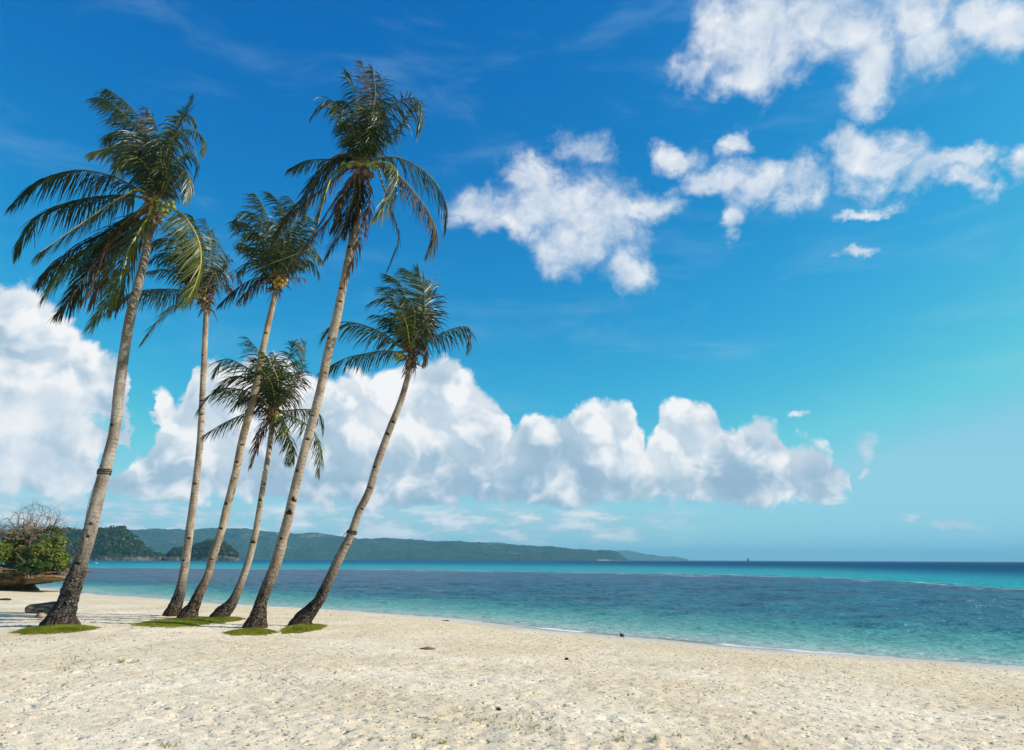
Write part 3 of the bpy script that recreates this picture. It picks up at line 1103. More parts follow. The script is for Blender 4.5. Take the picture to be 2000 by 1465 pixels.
M_LEAF = {
    'green': frond_material('palm_leaf_green', (0.008, 0.020, 0.005), (0.062, 0.095, 0.012), 0.28),
    'bright': frond_material('palm_leaf_bright', (0.030, 0.055, 0.007), (0.12, 0.135, 0.016), 0.28),
    'dead': frond_material('palm_leaf_dead', (0.050, 0.030, 0.018), (0.17, 0.112, 0.065), 0.18, 0.8, 0.1),
    'tired': frond_material('palm_leaf_tired', (0.016, 0.020, 0.007), (0.075, 0.056, 0.018), 0.18, 0.6, 0.3),
}
M_RACHIS = {
    'green': simple('leaf_rib_green', (0.10, 0.10, 0.020), (0.22, 0.20, 0.045), 5.0, 0.5, 0.4, 0.0),
    'bright': simple('leaf_rib_yellow', (0.34, 0.27, 0.035), (0.50, 0.40, 0.07), 5.0, 0.5, 0.4, 0.0),
    'dead': simple('leaf_rib_brown', (0.12, 0.065, 0.03), (0.27, 0.17, 0.09), 5.0, 0.8, 0.2, 0.0),
    'tired': simple('leaf_rib_tan', (0.20, 0.16, 0.05), (0.32, 0.24, 0.09), 5.0, 0.6, 0.3, 0.0),
}


def spline(P, n):
    """Catmull-Rom through P, resampled to n points evenly along its length."""
    P = np.asarray(P, float)
    Q = np.concatenate([[2 * P[0] - P[1]], P, [2 * P[-1] - P[-2]]])
    r = []
    for i in range(1, len(Q) - 2):
        t = np.linspace(0, 1, 24, endpoint=False)[:, None]
        a, b, c_, d = Q[i - 1], Q[i], Q[i + 1], Q[i + 2]
        r.append(0.5 * (2 * b + (c_ - a) * t + (2 * a - 5 * b + 4 * c_ - d) * t ** 2 + (3 * b - a - 3 * c_ + d) * t ** 3))
    r.append(P[-1:])
    r = np.concatenate(r)
    s = np.concatenate([[0], np.cumsum(np.linalg.norm(np.diff(r, axis=0), axis=1))])
    u = np.linspace(0, s[-1], n)
    return np.stack([np.interp(u, s, r[:, k]) for k in range(3)], 1), s[-1]


def unit(v):
    return v / (np.linalg.norm(v, axis=-1, keepdims=True) + 1e-9)


WIND = np.array([-0.85, 0.25, 0.0])


def frond(tree, origin, P, kind='green', leaf=None, droop=0.6, bare=0.14, thin=0.0, sweep=0.0, twist=0.0, width=0.031, seed=0, label=None):
    """One feather leaf: a tapering rib along P carrying two rows of leaflets that sag in the wind."""
    r = np.random.default_rng(seed)
    N = 48
    C, L = spline(P, N)
    T = unit(np.gradient(C, axis=0))
    H = C[-1] - C[0]
    H[2] = 0
    H = unit(H + 1e-6)
    U = np.zeros_like(C)
    u0 = np.array([0, 0, 1.0]) - H * 0.35 * np.sign(T[0, 2])
    if abs(T[0, 2]) > 0.92:
        u0 = -H * np.sign(T[0, 2])
    u = unit(u0 - T[0] * (u0 @ T[0]))
    for k in range(N):
        u = unit(u - T[k] * (u @ T[k]))
        U[k] = u
    ang = twist * np.linspace(0, 1, N)[:, None] + 0.12 * np.sin(np.linspace(0, 5, N) + r.uniform(0, 6))[:, None]
    S = np.cross(T, U)
    U, S = U * np.cos(ang) + S * np.sin(ang), S * np.cos(ang) - U * np.sin(ang)
    soup = Soup()
    rad = np.interp(np.linspace(0, 1, N), [0, 0.06, 0.2, 0.6, 1], [0.075, 0.05, 0.032, 0.018, 0.005]) * min(1.0, 0.55 + L / 8)
    V, f = tube_np(C[::2], rad[::2], 5, cap=False)
    soup.add(V, f, 1, 0.5)
    n_leaf = int(L * (1 - bare) / 0.031)
    s = np.linspace(bare, 0.997, n_leaf)
    leaf = 1.12 * min((leaf or 9.0) * 1.1, 1.04, 0.225 * L + 0.18)
    prof = np.interp(s, [bare, bare + 0.12, 0.42, 0.75, 0.93, 1.0], [0.55, 0.85, 1.0, 0.80, 0.52, 0.34])
    out_a = np.interp(s, [0, 0.25, 0.7, 1.0], [1.15, 1.02, 0.72, 0.30])
    for side in (-1, 1):
        keep = r.random(n_leaf) > thin + 0.12
        # torn gaps
        for g in range(r.integers(1, 5)):
            g0 = r.uniform(bare, 1.0)
            keep &= ~((s > g0) & (s < g0 + r.uniform(0.012, 0.045)))
        si = s[keep]
        k = si * (N - 1)
        i0 = np.clip(k.astype(int), 0, N - 2)
        w = (k - i0)[:, None]
        c0 = C[i0] * (1 - w) + C[i0 + 1] * w
        t0, u0_, s0 = T[i0], U[i0], S[i0] * side
        n = len(si)
        oa = (out_a[keep] + r.normal(size=n) * 0.13)[:, None]
        lift = (0.18 + r.normal(size=n) * 0.16)[:, None]
        d = unit(t0 * np.cos(oa) + np.sin(oa) * (s0 * np.cos(lift) + u0_ * np.sin(lift)))
        tug = (droop * r.uniform(0.75, 1.25, n))[:, None]
        d = unit(d + np.array([0, 0, -1.0]) * tug * 1.05 + WIND * (sweep + 0.22) * r.uniform(0.6, 1.4, (n, 1)))
        ln = (leaf * prof[keep] * r.uniform(0.70, 1.15, n))[:, None]
        sag = (0.62 * droop * r.uniform(0.5, 1.5, n))[:, None]
        nrm = unit(u0_ + r.normal(size=(n, 3)) * 0.22)
        segs = 4
        pts, dirs = [c0], []
        for q in range(segs):
            dirs.append(d)
            pts.append(pts[-1] + d * ln / segs)
            d = unit(d + np.array([0, 0, -1.0]) * sag * (0.42 + 0.20 * q) + WIND * (sweep + 0.15) * 0.3 * r.uniform(0.5, 1.5, (n, 1)) + r.normal(size=(n, 3)) * 0.05)
        dirs.append(d)
        wd = np.array([0.55, 1.0, 0.95, 0.62, 0.0]) * width
        cols = []
        for q in range(segs + 1):
            b = unit(np.cross(dirs[q], nrm))
            if q < segs:
                fold = unit(np.cross(b, dirs[q])) * wd[q] * 0.28
                cols += [pts[q] - b * wd[q] * 0.5 + fold, pts[q] + b * wd[q] * 0.5 + fold]
            else:
                cols.append(pts[q])
        V = np.stack(cols, 1)                                   # n x 9 x 3
        m = V.shape[1]
        base = (np.arange(n) * m)[:, None]
        quads = np.concatenate([base + np.array([2 * q, 2 * q + 1, 2 * q + 3, 2 * q + 2]) for q in range(segs - 1)])
        tris = base + np.array([2 * segs - 2, 2 * segs - 1, 2 * segs])
        tv = np.repeat(np.clip(r.normal(0.42, 0.30, n) + 0.15 * (si > 0.85), 0, 1), m)
        start = soup.n
        soup.add(V.reshape(-1, 3), quads, 0, tv)
        soup.f.append((tris + start).ravel())
        soup.s.append(np.full(n, 3))
        soup.m.append(np.zeros(n, int))
    me = soup.mesh('frond', [M_LEAF[kind], M_RACHIS[kind]], attr='tint', origin=origin)
    o = link('frond', me, tree)
    if label:
        o['label'] = label
    return o


def trunk_mesh(P, rad, along_bole, seed, scars):
    """Ringed palm trunk: leaf scars every hand's breadth, a swollen rough foot, cut climbing notches."""
    sides, step = 36, 0.026
    _, L = spline(P, 10)
    n = int(L / step)
    C, _ = spline(P, n)
    ctrl = np.concatenate([[0], np.cumsum(np.linalg.norm(np.diff(np.asarray(P), axis=0), axis=1))])
    ctrl = ctrl / ctrl[-1]
    t = np.linspace(0, 1, n)
    rr = np.interp(t, ctrl, rad)
    kk = np.ones(9) / 9
    rr = np.convolve(np.pad(rr, 4, mode='edge'), kk, mode='valid')
    T = unit(np.gradient(C, axis=0))
    S = unit(np.cross(T, np.array([0.0, 1.0, 0.0])))
    S = -S
    F_ = np.cross(T, S)
    th = np.linspace(0, 2 * np.pi, sides, endpoint=False)
    TH, LL = np.meshgrid(th, t * L)
    r2 = np.random.default_rng(seed)
    # ring phase grows with length, each ring a little tilted and uneven
    gap = np.interp(t, [0, 0.3, 0.8, 1], [0.115, 0.105, 0.085, 0.06])
    phase = np.cumsum(step / gap)[:, None] + 0.10 * np.sin(TH + 2.0 * seed) + 0.10 * vnoise(np.cos(TH) * 1.2 + LL * 2.2, np.sin(TH) * 1.2, seed=seed) * 1.0
    saw = phase - np.floor(phase)
    rid = np.floor(phase)
    jit = _hash(rid.astype(int), rid.astype(int) * 0 + seed, rid.astype(int) * 0, 4)
    bole = np.clip(1 - LL / along_bole, 0, 1) ** 0.8
    X3, Y3 = np.cos(TH), np.sin(TH)
    rough = fbm(X3 * 3 + seed, Y3 * 3, LL * 4.5, 4, 0.6, seed) * 0.5
    flute = 0.05 * np.sin(TH * 7 + seed) * np.clip(1 - LL / 0.9, 0, 1)
    D = rr[:, None] * (1 + 0.045 * (saw - 0.5) * (1 - 0.6 * bole) * (0.6 + 0.8 * jit) + 0.24 * rough * bole ** 0.7 + 0.03 * rough + flute
                       + 0.03 * vnoise(X3 * 0.8 + LL * 1.1, Y3 * 0.8 + seed, seed=seed + 2))
    SC_ = np.zeros_like(D)
    for (l, a, w, h, dp) in scars:
        du = (np.angle(np.exp(1j * (TH - a)))) * rr[:, None] / w
        dv = (LL - l) / h
        q = du * du + (dv + 0.5 * du * du) ** 2
        hit = np.clip((1.15 - q) / 0.35, 0, 1) * (dv > -0.25)
        SC_ = np.maximum(SC_, hit)
        D = D - dp * hit + 0.3 * dp * np.exp(-(q - 1.5) ** 2 * 4) * (dv > 0)
    V = C[:, None, :] + D[:, :, None] * (np.cos(TH)[:, :, None] * S[:, None, :] + np.sin(TH)[:, :, None] * F_[:, None, :])
    # the lowest rings settle level into the sand
    b = np.arange(sides)
    j = np.arange(n - 1)[:, None] * sides
    f = np.stack([j + b, j + (b + 1) % sides, j + sides + (b + 1) % sides, j + sides + b], -1).reshape(-1, 4)
    uv = np.stack([TH.ravel() / (2 * np.pi), LL.ravel()], 1)
    return V.reshape(-1, 3), f, uv, saw.ravel(), bole.ravel(), SC_.ravel(), (C, T, S, F_, rr, L)


COCO = {}


def coconut(tree, origin, p, size, kind, seed):
    if kind not in COCO:
        th = np.linspace(0, 2 * np.pi, 14, endpoint=False)
        ph = np.linspace(-np.pi / 2, np.pi / 2, 9)
        T, P = np.meshgrid(th, ph)
        d = 1 + 0.06 * np.cos(3 * T) * np.cos(P)
        z = np.sin(P) * 1.18
        z = np.where(z > 0.9, z + 0.06, z)
        V = np.stack([np.cos(P) * np.cos(T) * d, np.cos(P) * np.sin(T) * d, z], -1).reshape(-1, 3)
        n = 14
        f = np.concatenate([np.stack([j * n + np.arange(n), j * n + (np.arange(n) + 1) % n, (j + 1) * n + (np.arange(n) + 1) % n, (j + 1) * n + np.arange(n)], 1) for j in range(8)])
        c0, c1 = {'green': ((0.10, 0.14, 0.02), (0.22, 0.25, 0.05)), 'orange': ((0.30, 0.16, 0.025), (0.42, 0.28, 0.05)), 'brown': ((0.10, 0.06, 0.03), (0.2, 0.12, 0.06))}[kind]
        COCO[kind] = mesh_np('coconut', V, f, np.full(len(f), 4), [simple('coconut_' + kind, c0, c1, 2.5, 0.45, 0.4, 0.0)], True)
    o = link('coconut', COCO[kind], tree, Vector(p) - origin)
    r = np.random.default_rng(seed)
    o.scale = (size, size, size)
    o.rotation_euler = (r.uniform(-0.7, 0.7), r.uniform(-0.7, 0.7), r.uniform(0, 6))
    return o


def palm(key, label, trunk_px, depth_end, fronds, crop, crown, nuts, tint, bole_len, scars, filler, seed, nut_size=0.105, fringe=1.0):
    """A palm whose trunk and leaves follow the photograph, built about its own place on the sand."""
    ox, oy, k = crop
    r = np.random.default_rng(seed)
    base = ground(trunk_px[0][0], trunk_px[0][1])
    base.y += 0.25
    base.x = base.x * (base.y) / (base.y - 0.25)
    gz = sand_at(base.x, base.y)
    y0 = base.y
    tree = thing('coconut_palm', label, 'palm tree', (base.x, base.y, gz), 'coconut palms in a clump on the beach')
    O = tree.location.copy()
    n = len(trunk_px)
    P, rad = [], []
    for i, (px, py, w) in enumerate(trunk_px):
        y = y0 + depth_end * (i / (n - 1)) ** 1.3
        q = at_depth(px, py, y)
        P.append(np.array(q))
        v_ = q - Vector((0, 0, EYE))
        zc = v_.dot(CAM_ROT @ Vector((0, 0, -1)))
        rad.append(w / 2 / F_PX * zc * (zc / v_.length) ** 0.7 * 0.93)
    P[0][2] = gz - 0.22
    y_c = y0 + depth_end
    cr = at_depth(crown[0], crown[1], y_c)
    P.append(np.array(cr))
    rad.append(rad[-1] * 0.8)
    V, f, uv, rg, bo, sc_, info = trunk_mesh(P, rad, bole_len, seed, scars)
    me = mesh_np('trunk', V - np.array(O), f, np.full(len(f), 4), [M_BARK], True, attrs={'ring': rg, 'bole': bo, 'scar': sc_}, uv=uv)
    t = link('trunk', me, tree)
    t.color = tint + (1,)
    # skirt of old roots at the foot
    so = Soup()
    C, T, S_, F_, rr, L = info
    for q in range(int(260 * fringe)):
        a = r.uniform(0, 2 * np.pi)
        h = r.uniform(0.05, 0.26)
        i = int(h / L * len(C)) + 8
        rad_i = rr[min(i, len(C) - 1)]
        top = C[i] + (math.cos(a) * S_[i] + math.sin(a) * F_[i]) * rad_i * 0.98
        rb = rad[0] * r.uniform(0.96, 1.06)
        bot = np.array([C[0][0] + math.cos(a) * rb * S_[0][0], C[0][1] + (math.cos(a) * S_[0][1] + math.sin(a) * F_[0][1]) * rb, gz - 0.04])
        mid = (top + bot) / 2 + (top - C[i]) * 0.10
        v, fc = tube_np([top, mid, bot], [0.009, 0.015, 0.008], 4, cap=False)
        so.add(v, fc)
    link('root_skirt', so.mesh('root_skirt', [M_ROOT], True, origin=O), tree)
    # brown fibre sheaths and old leaf stubs round the growing point
    so = Soup()
    crv = np.array(cr)
    axis = T[-1]
    for q in range(46):
        a, up_ = r.uniform(0, 2 * np.pi), r.uniform(-0.45, 0.35)
        h = math.cos(a) * S_[-1] + math.sin(a) * F_[-1]
        s0 = crv + axis * up_ + h * rr[-1] * 0.9
        d = unit(h * r.uniform(0.5, 1.2) + axis * r.uniform(-0.6, 0.9))
        ln = r.uniform(0.15, 0.45)
        pts = [s0, s0 + d * ln * 0.5, s0 + d * ln + np.array([0, 0, -ln * r.uniform(0.1, 0.7)])]
        v, fc = tube_np(pts, [0.045 * r.uniform(0.5, 1.2), 0.028, 0.006], 4, cap=False)
        so.add(v, fc)
    for q in range(26):                                             # hanging rags of fibre
        a = r.uniform(0, 2 * np.pi)
        h = math.cos(a) * S_[-1] + math.sin(a) * F_[-1]
        s0 = crv + axis * r.uniform(-0.5, 0.1) + h * rr[-1] * 1.05
        ln = r.uniform(0.2, 0.55)
        pts = [s0, s0 + h * 0.10 + np.array([0, 0, -ln * 0.5]), s0 + h * 0.12 + np.array([-0.06, 0, -ln])]
        v, fc = tube_np(pts, [0.016, 0.012, 0.003], 3, cap=False)
        so.add(v, fc)
    link('fibre_sheath', so.mesh('fibre_sheath', [M_FIBRE], False, origin=O), tree)
    # leaves
    for i, spec in enumerate(fronds):
        pts, dy, kind, kw = spec[0], spec[1], spec[2], (spec[3] if len(spec) > 3 else {})
        m = len(pts)
        Q = [crv + axis * 0.15 + np.array([0, dy * 0.03, 0])]
        for j, (a, b) in enumerate(pts):
            tt = (j + 1) / m
            Q.append(np.array(at_depth(ox + a / k, oy + b / k, y_c + dy * tt ** 1.15)))
        frond(tree, O, Q, kind, seed=seed * 100 + i, label={'dead': 'dry brown frond', 'bright': 'yellow-green frond'}.get(kind), **kw)
    for i in range(filler):                                         # inner leaves that fill the crown
        a = i * 2.399 + r.uniform(-0.4, 0.4)
        ln = r.uniform(1.5, 2.5)
        h = np.array([math.cos(a) - 0.25, math.sin(a), 0.0])
        el = r.uniform(0.5, 1.4)
        Q = [crv + axis * 0.15]
        for t_ in (0.3, 0.6, 0.85, 1.0):
            Q.append(Q[0] + h * ln * t_ * math.cos(el) + np.array([0, 0, ln * (t_ * math.sin(el) - 0.30 * t_ ** 2.5)]) + WIND * 0.35 * t_ ** 2)
        frond(tree, O, Q, 'green', seed=seed * 100 + 60 + i, droop=0.5, sweep=0.25)
    for i, (a, b, dy, kind) in enumerate(nuts):
        q = at_depth(ox + a / k, oy + b / k, y_c + dy)
        coconut(tree, O, q, nut_size * r.uniform(0.85, 1.1), kind, seed * 10 + i)
    if nuts:
        so = Soup()
        for (a, b, dy, kind) in nuts:
            q = np.array(at_depth(ox + a / k, oy + b / k, y_c + dy))
            m_ = (q + crv) / 2 + np.array([0, 0, 0.12])
            v, fc = tube_np([crv + axis * 0.1, m_, q + np.array([0, 0, 0.08])], [0.022, 0.016, 0.010], 4, cap=False)
            so.add(v, fc)
        link('fruit_stalk', so.mesh('fruit_stalk', [M_RACHIS['tired']], True, origin=O), tree)
    return tree, info, O


def mk_scars(seed, L, n, lo=1.2):
    r = np.random.default_rng(seed)
    res = []
    for i in range(n):
        l = lo + (L - lo - 0.8) * (i + r.uniform(0.1, 0.9)) / n
        res.append((l, r.choice([-1.57, -1.57, 1.57]) + r.normal() * 0.55, r.uniform(0.05, 0.09), r.uniform(0.035, 0.06), r.uniform(0.015, 0.03)))
    return res


G, B, D_, TI = 'green', 'bright', 'dead', 'tired'
CROP1 = (0.0, 150.0, 1327 / 480)
CROP2 = (420.0, 100.0, 1270 / 520)
CROP3 = (380.0, 500.0, 1783 / 560)

PALMS = {}
PALMS['a'] = palm('a', 'tall coconut palm with a thick grey trunk tied round with dark rope', [
    (116, 1226, 88), (121, 1205, 66), (131, 1180, 47), (146, 1132, 38.5), (159, 1094, 31), (176, 1036, 30), (187, 988, 28), (199, 940, 26.5), (223, 844, 23), (233, 760, 23.5), (243, 686, 22), (256, 612, 21.5), (279, 520, 18), (291, 460, 16)], 0.4, [
    ([(745, 610), (600, 535), (400, 505), (200, 570), (62, 692)], -0.6, G, dict(droop=0.9)),
    ([(745, 648), (640, 640), (450, 660), (260, 720), (150, 830), (95, 950)], 0.9, G, dict(droop=0.9)),
    ([(760, 608), (690, 630), (560, 710), (430, 800), (300, 890), (205, 955)], -1.4, B, dict(droop=0.75)),
    ([(740, 730), (640, 800), (450, 900), (320, 990), (210, 1105)], 0.5, TI, dict(droop=0.8)),
    ([(700, 760), (600, 850), (450, 950), (330, 1050), (240, 1185)], -0.8, G, dict(droop=0.7)),
    ([(760, 740), (650, 830), (560, 960), (520, 1080), (450, 1205)], -0.5, D_, dict(droop=0.9, thin=0.25)),
    ([(740, 760), (640, 850), (590, 960), (560, 1080), (500, 1220)], 0.6, D_, dict(droop=0.9, thin=0.2)),
    ([(735, 770), (600, 900), (480, 1050), (390, 1190), (315, 1280)], 0.8, TI, dict(droop=0.6)),
    ([(800, 760), (760, 820), (700, 930), (650, 1080), (570, 1230), (500, 1338)], -1.3, B, dict(droop=0.35, bare=0.06)),
    ([(790, 790), (730, 900), (670, 1060), (640, 1180), (600, 1260)], 0.4, TI, dict(droop=0.5)),
    ([(940, 715), (1010, 770), (1070, 880), (1085, 1000), (1055, 1120), (1010, 1205)], -0.9, B, dict(droop=0.55, bare=0.2, sweep=0.5)),
    ([(860, 600), (880, 500), (830, 400), (720, 370), (600, 380), (500, 405)], -1.0, G, dict(droop=0.85, sweep=0.2)),
    ([(850, 580), (830, 430), (780, 300), (690, 220), (600, 140), (525, 110)], 0.0, G, dict(droop=0.6, sweep=0.1)),
    ([(850, 580), (850, 430), (780, 290), (740, 200), (650, 110), (570, 62)], 0.9, G, dict(droop=0.7, sweep=0.1)),
    ([(835, 560), (850, 400), (830, 280), (800, 165)], 0.3, TI, dict(droop=0.7, leaf=0.6)),
    ([(850, 560), (870, 420), (850, 300), (830, 210)], -0.8, G, dict(droop=0.9, leaf=0.7)),
    ([(860, 580), (900, 400), (960, 300), (1040, 290), (1100, 330), (1095, 395)], -0.8, G, dict(droop=0.8, leaf=0.7)),
    ([(870, 590), (920, 400), (960, 280), (1000, 200), (1030, 150), (1040, 110)], 0.6, G, dict(droop=0.25, leaf=0.62)),
    ([(870, 600), (920, 420), (950, 260), (990, 200), (1040, 215), (1062, 265)], -0.2, G, dict(droop=0.8, leaf=0.6)),
    ([(880, 610), (950, 480), (1020, 400), (1065, 450), (1050, 545)], 0.8, G, dict(droop=0.9, leaf=0.7)),
    ([(880, 620), (930, 530), (990, 500), (1025, 560), (1000, 655)], -0.9, G, dict(droop=0.9, leaf=0.65)),
    ([(830, 600), (790, 480), (720, 430), (650, 470), (620, 540)], -1.3, G, dict(droop=0.9, leaf=0.8)),
    ([(850, 600), (840, 500), (800, 420), (740, 420)], 1.3, G, dict(droop=0.7)),
    ([(870, 610), (900, 520), (880, 440), (900, 380)], -1.2, G, dict(droop=0.8)),
    ([(840, 600), (800, 470), (700, 330), (630, 300), (590, 335)], 0.8, G, dict(droop=0.8)),
], CROP1, (300, 404), [(880, 685, -0.35, G), (905, 695, -0.42, G), (930, 680, -0.3, G), (935, 705, -0.35, G), (900, 722, -0.4, G), (878, 722, -0.42, G), (855, 715, -0.42, G), (912, 730, -0.3, G), (885, 745, -0.35, G), (858, 690, -0.3, G), (870, 775, -0.3, 'brown')],
    (0.87, 0.87, 0.89), 3.3, [(0.75, -1.35, 0.06, 0.07, 0.04), (1.7, -1.5, 0.10, 0.035, 0.02), (2.65, -1.25, 0.07, 0.05, 0.03), (2.35, -1.2, 0.05, 0.06, 0.02)] + mk_scars(1, 11.5, 13, 3.2), 0, 1, 0.068, 1.5)

PALMS['b'] = palm('b', 'slender nearly straight coconut palm with the thinnest trunk, second in from the roped palm', [
    (337, 1204, 44), (341, 1190, 33), (347, 1172, 27), (355.5, 1139, 19.5), (363, 1093, 18), (371, 1031, 18), (375, 1000, 16.5), (388.5, 889, 14.5), (393.5, 815, 13.5), (398.5, 704, 12.5), (402.5, 612, 11.5)], 0.5, [
    ([(1050, 1195), (980, 1215), (900, 1270), (840, 1340), (772, 1430)], -0.9, G, dict(droop=0.45)),
    ([(1050, 1175), (960, 1150), (850, 1148), (720, 1165), (645, 1215)], 0.9, G, dict(droop=0.8)),
    ([(1070, 1130), (1050, 1000), (980, 910), (890, 870), (815, 905)], 0.7, G, dict(droop=0.7)),
    ([(1075, 1120), (1040, 950), (960, 830), (900, 790)], 0.3, G, dict(droop=0.7)),
    ([(1090, 1120), (1100, 980), (1080, 850), (1040, 755)], -0.4, G, dict(droop=0.5)),
    ([(1095, 1120), (1130, 1000), (1140, 870), (1110, 770)], 0.4, G, dict(droop=0.6)),
    ([(1100, 1120), (1150, 1000), (1165, 900), (1150, 830)], 0.9, G, dict(droop=0.7)),
    ([(1110, 1150), (1160, 1050), (1220, 1008)], -0.5, TI, dict(droop=0.9, leaf=0.5)),
    ([(1115, 1180), (1180, 1110), (1270, 1045), (1310, 1120)], 0.3, D_, dict(droop=1.2, thin=0.6, leaf=0.5)),
    ([(1115, 1200), (1160, 1150), (1230, 1130), (1260, 1180)], 0.5, D_, dict(droop=1.0, thin=0.5, leaf=0.45)),
    ([(1060, 1165), (1000, 1090), (900, 1040), (805, 1050)], -0.6, G, dict(droop=0.7)),
    ([(1060, 1150), (1000, 1020), (900, 950), (820, 985)], 0.0, G, dict(droop=0.8)),
    ([(1080, 1130), (1060, 950), (1010, 850), (950, 830)], -1.0, G, dict(droop=0.8)),
    ([(1070, 1140), (1010, 1000), (940, 960), (860, 1010)], -1.2, G, dict(droop=0.8)),
], CROP1, (402, 580), [(1100, 1200, -0.22, G), (1072, 1205, -0.25, G), (1060, 1190, -0.2, G), (1090, 1222, -0.2, 'brown')],
    (1.0, 0.97, 0.93), 2.0, mk_scars(2, 9.5, 10, 1.6), 2, 2, 0.07)

PALMS['c'] = palm('c', 'leaning coconut palm with a tawny trunk and a bunch of orange coconuts', [
    (365, 1213, 52), (370, 1200, 38), (377, 1186, 27), (391, 1155, 20), (405.5, 1124, 16.5), (414, 1093, 17), (434, 1031, 17), (441, 1000, 16.5), (460, 925, 16.5), (475, 852, 16.5), (495, 778, 16), (509, 704, 14), (524.5, 631, 13), (539, 568, 11)], 0.3, [
    ([(270, 1040), (250, 900), (215, 800), (150, 765), (95, 800)], -0.8, G, dict(droop=0.75)),
    ([(280, 1030), (265, 850), (230, 740), (188, 678)], 0.3, G, dict(droop=0.45, sweep=0.3)),
    ([(290, 1030), (320, 850), (310, 740), (265, 680)], -0.3, G, dict(droop=0.45)),
    ([(300, 1030), (370, 850), (390, 750), (350, 690)], 0.8, G, dict(droop=0.6)),
    ([(255, 1060), (205, 980), (150, 925), (105, 905)], -0.7, G, dict(droop=0.8)),
    ([(265, 1040), (215, 900), (160, 830), (97, 808)], 0.8, G, dict(droop=0.7)),
    ([(250, 1060), (200, 1010), (150, 1010), (120, 1060)], -1.0, G, dict(droop=0.6, leaf=0.6)),
    ([(270, 1075), (200, 1080), (120, 1120), (60, 1170), (20, 1210)], -0.3, TI, dict(droop=0.9)),
    ([(265, 1080), (215, 1090), (160, 1140), (110, 1190)], 0.7, D_, dict(droop=1.1, thin=0.3, leaf=0.6)),
    ([(330, 1050), (400, 950), (460, 930), (512, 1000)], -0.7, G, dict(droop=0.6)),
    ([(335, 1060), (420, 1000), (470, 1010), (500, 1070)], 0.5, G, dict(droop=0.7)),
    ([(320, 1050), (390, 900), (425, 820), (440, 790)], 0.5, G, dict(droop=0.6)),
    ([(300, 1040), (330, 920), (300, 830), (230, 800)], -1.2, G, dict(droop=0.9)),
    ([(285, 1040), (260, 930), (200, 870), (140, 880)], -1.2, G, dict(droop=0.85)),
    ([(305, 1040), (350, 930), (360, 840), (340, 780)], -0.6, G, dict(droop=0.8)),
    ([(345, 1085), (400, 1080), (440, 1090)], -0.3, D_, dict(droop=0.8, leaf=0.3, thin=0.4)),
], CROP2, (544, 543), [(300, 1085, -0.3, 'orange'), (320, 1095, -0.32, 'orange'), (285, 1100, -0.3, 'orange'), (305, 1110, -0.33, 'orange'), (330, 1110, -0.25, 'orange'), (290, 1120, -0.25, 'orange'), (318, 1120, -0.28, 'orange'), (340, 1095, -0.2, 'orange')],
    (1.04, 0.95, 0.81), 2.3, mk_scars(3, 10, 11, 1.8), 2, 3, 0.066)

PALMS['d'] = palm('d', 'shortest coconut palm, its low crown showing between two taller leaning trunks', [
    (425, 1211, 48), (433, 1201, 36), (441, 1192, 29), (455, 1174, 21), (470.5, 1139, 15.5), (486, 1093, 15.5), (498, 1046, 14), (506, 1000, 12.5), (515.5, 940, 11.5), (523.5, 893, 11), (530, 846, 11)], 0.2, [
    ([(440, 955), (350, 895), (200, 840), (100, 860), (20, 960)], -0.7, G, dict(droop=0.75)),
    ([(440, 965), (350, 970), (200, 1030), (60, 1112)], -0.4, G, dict(droop=0.8)),
    ([(470, 920), (400, 760), (300, 680), (190, 640), (128, 720)], 0.6, G, dict(droop=0.6)),
    ([(470, 930), (420, 820), (320, 760), (220, 760), (130, 830)], -1.1, G, dict(droop=0.6)),
    ([(490, 920), (465, 720), (395, 590), (330, 508)], 0.3, G, dict(droop=0.45)),
    ([(500, 900), (520, 780), (470, 660), (430, 600)], -0.9, B, dict(droop=0.7)),
    ([(510, 900), (560, 750), (580, 640), (610, 540)], 0.8, G, dict(droop=0.4)),
    ([(520, 920), (600, 800), (670, 660), (695, 540)], 0.0, G, dict(droop=0.4)),
    ([(530, 930), (610, 840), (655, 760), (680, 680)], -0.8, TI, dict(droop=0.8)),
    ([(510, 910), (530, 780), (500, 680), (490, 600)], 0.9, G, dict(droop=0.6)),
    ([(550, 965), (640, 955), (740, 960), (795, 1010), (800, 1100)], 0.5, G, dict(droop=0.7)),
    ([(555, 975), (640, 1015), (720, 1070), (775, 1180), (775, 1335)], -0.6, G, dict(droop=0.4)),
    ([(530, 1000), (565, 1090), (600, 1190), (590, 1282)], -0.8, G, dict(droop=0.6, leaf=0.55)),
    ([(480, 1000), (420, 1090), (380, 1200), (350, 1305)], 0.3, D_, dict(droop=0.9, thin=0.3, leaf=0.5)),
    ([(470, 990), (420, 1040), (390, 1130), (400, 1200)], -0.3, D_, dict(droop=0.9, thin=0.35, leaf=0.45)),
    ([(525, 990), (555, 1050), (545, 1110)], -0.7, B, dict(droop=0.6, leaf=0.4)),
    ([(470, 950), (410, 880), (320, 870), (240, 940)], -1.3, TI, dict(droop=0.9)),
    ([(500, 920), (480, 800), (420, 720), (350, 720)], -1.0, G, dict(droop=0.8)),
], CROP3, (535, 806), [(485, 985, -0.22, 'brown'), (505, 1000, -0.25, G), (470, 1000, -0.2, 'brown')],
    (1.0, 0.97, 0.92), 2.0, mk_scars(4, 7, 8, 1.5), 3, 4, 0.07)

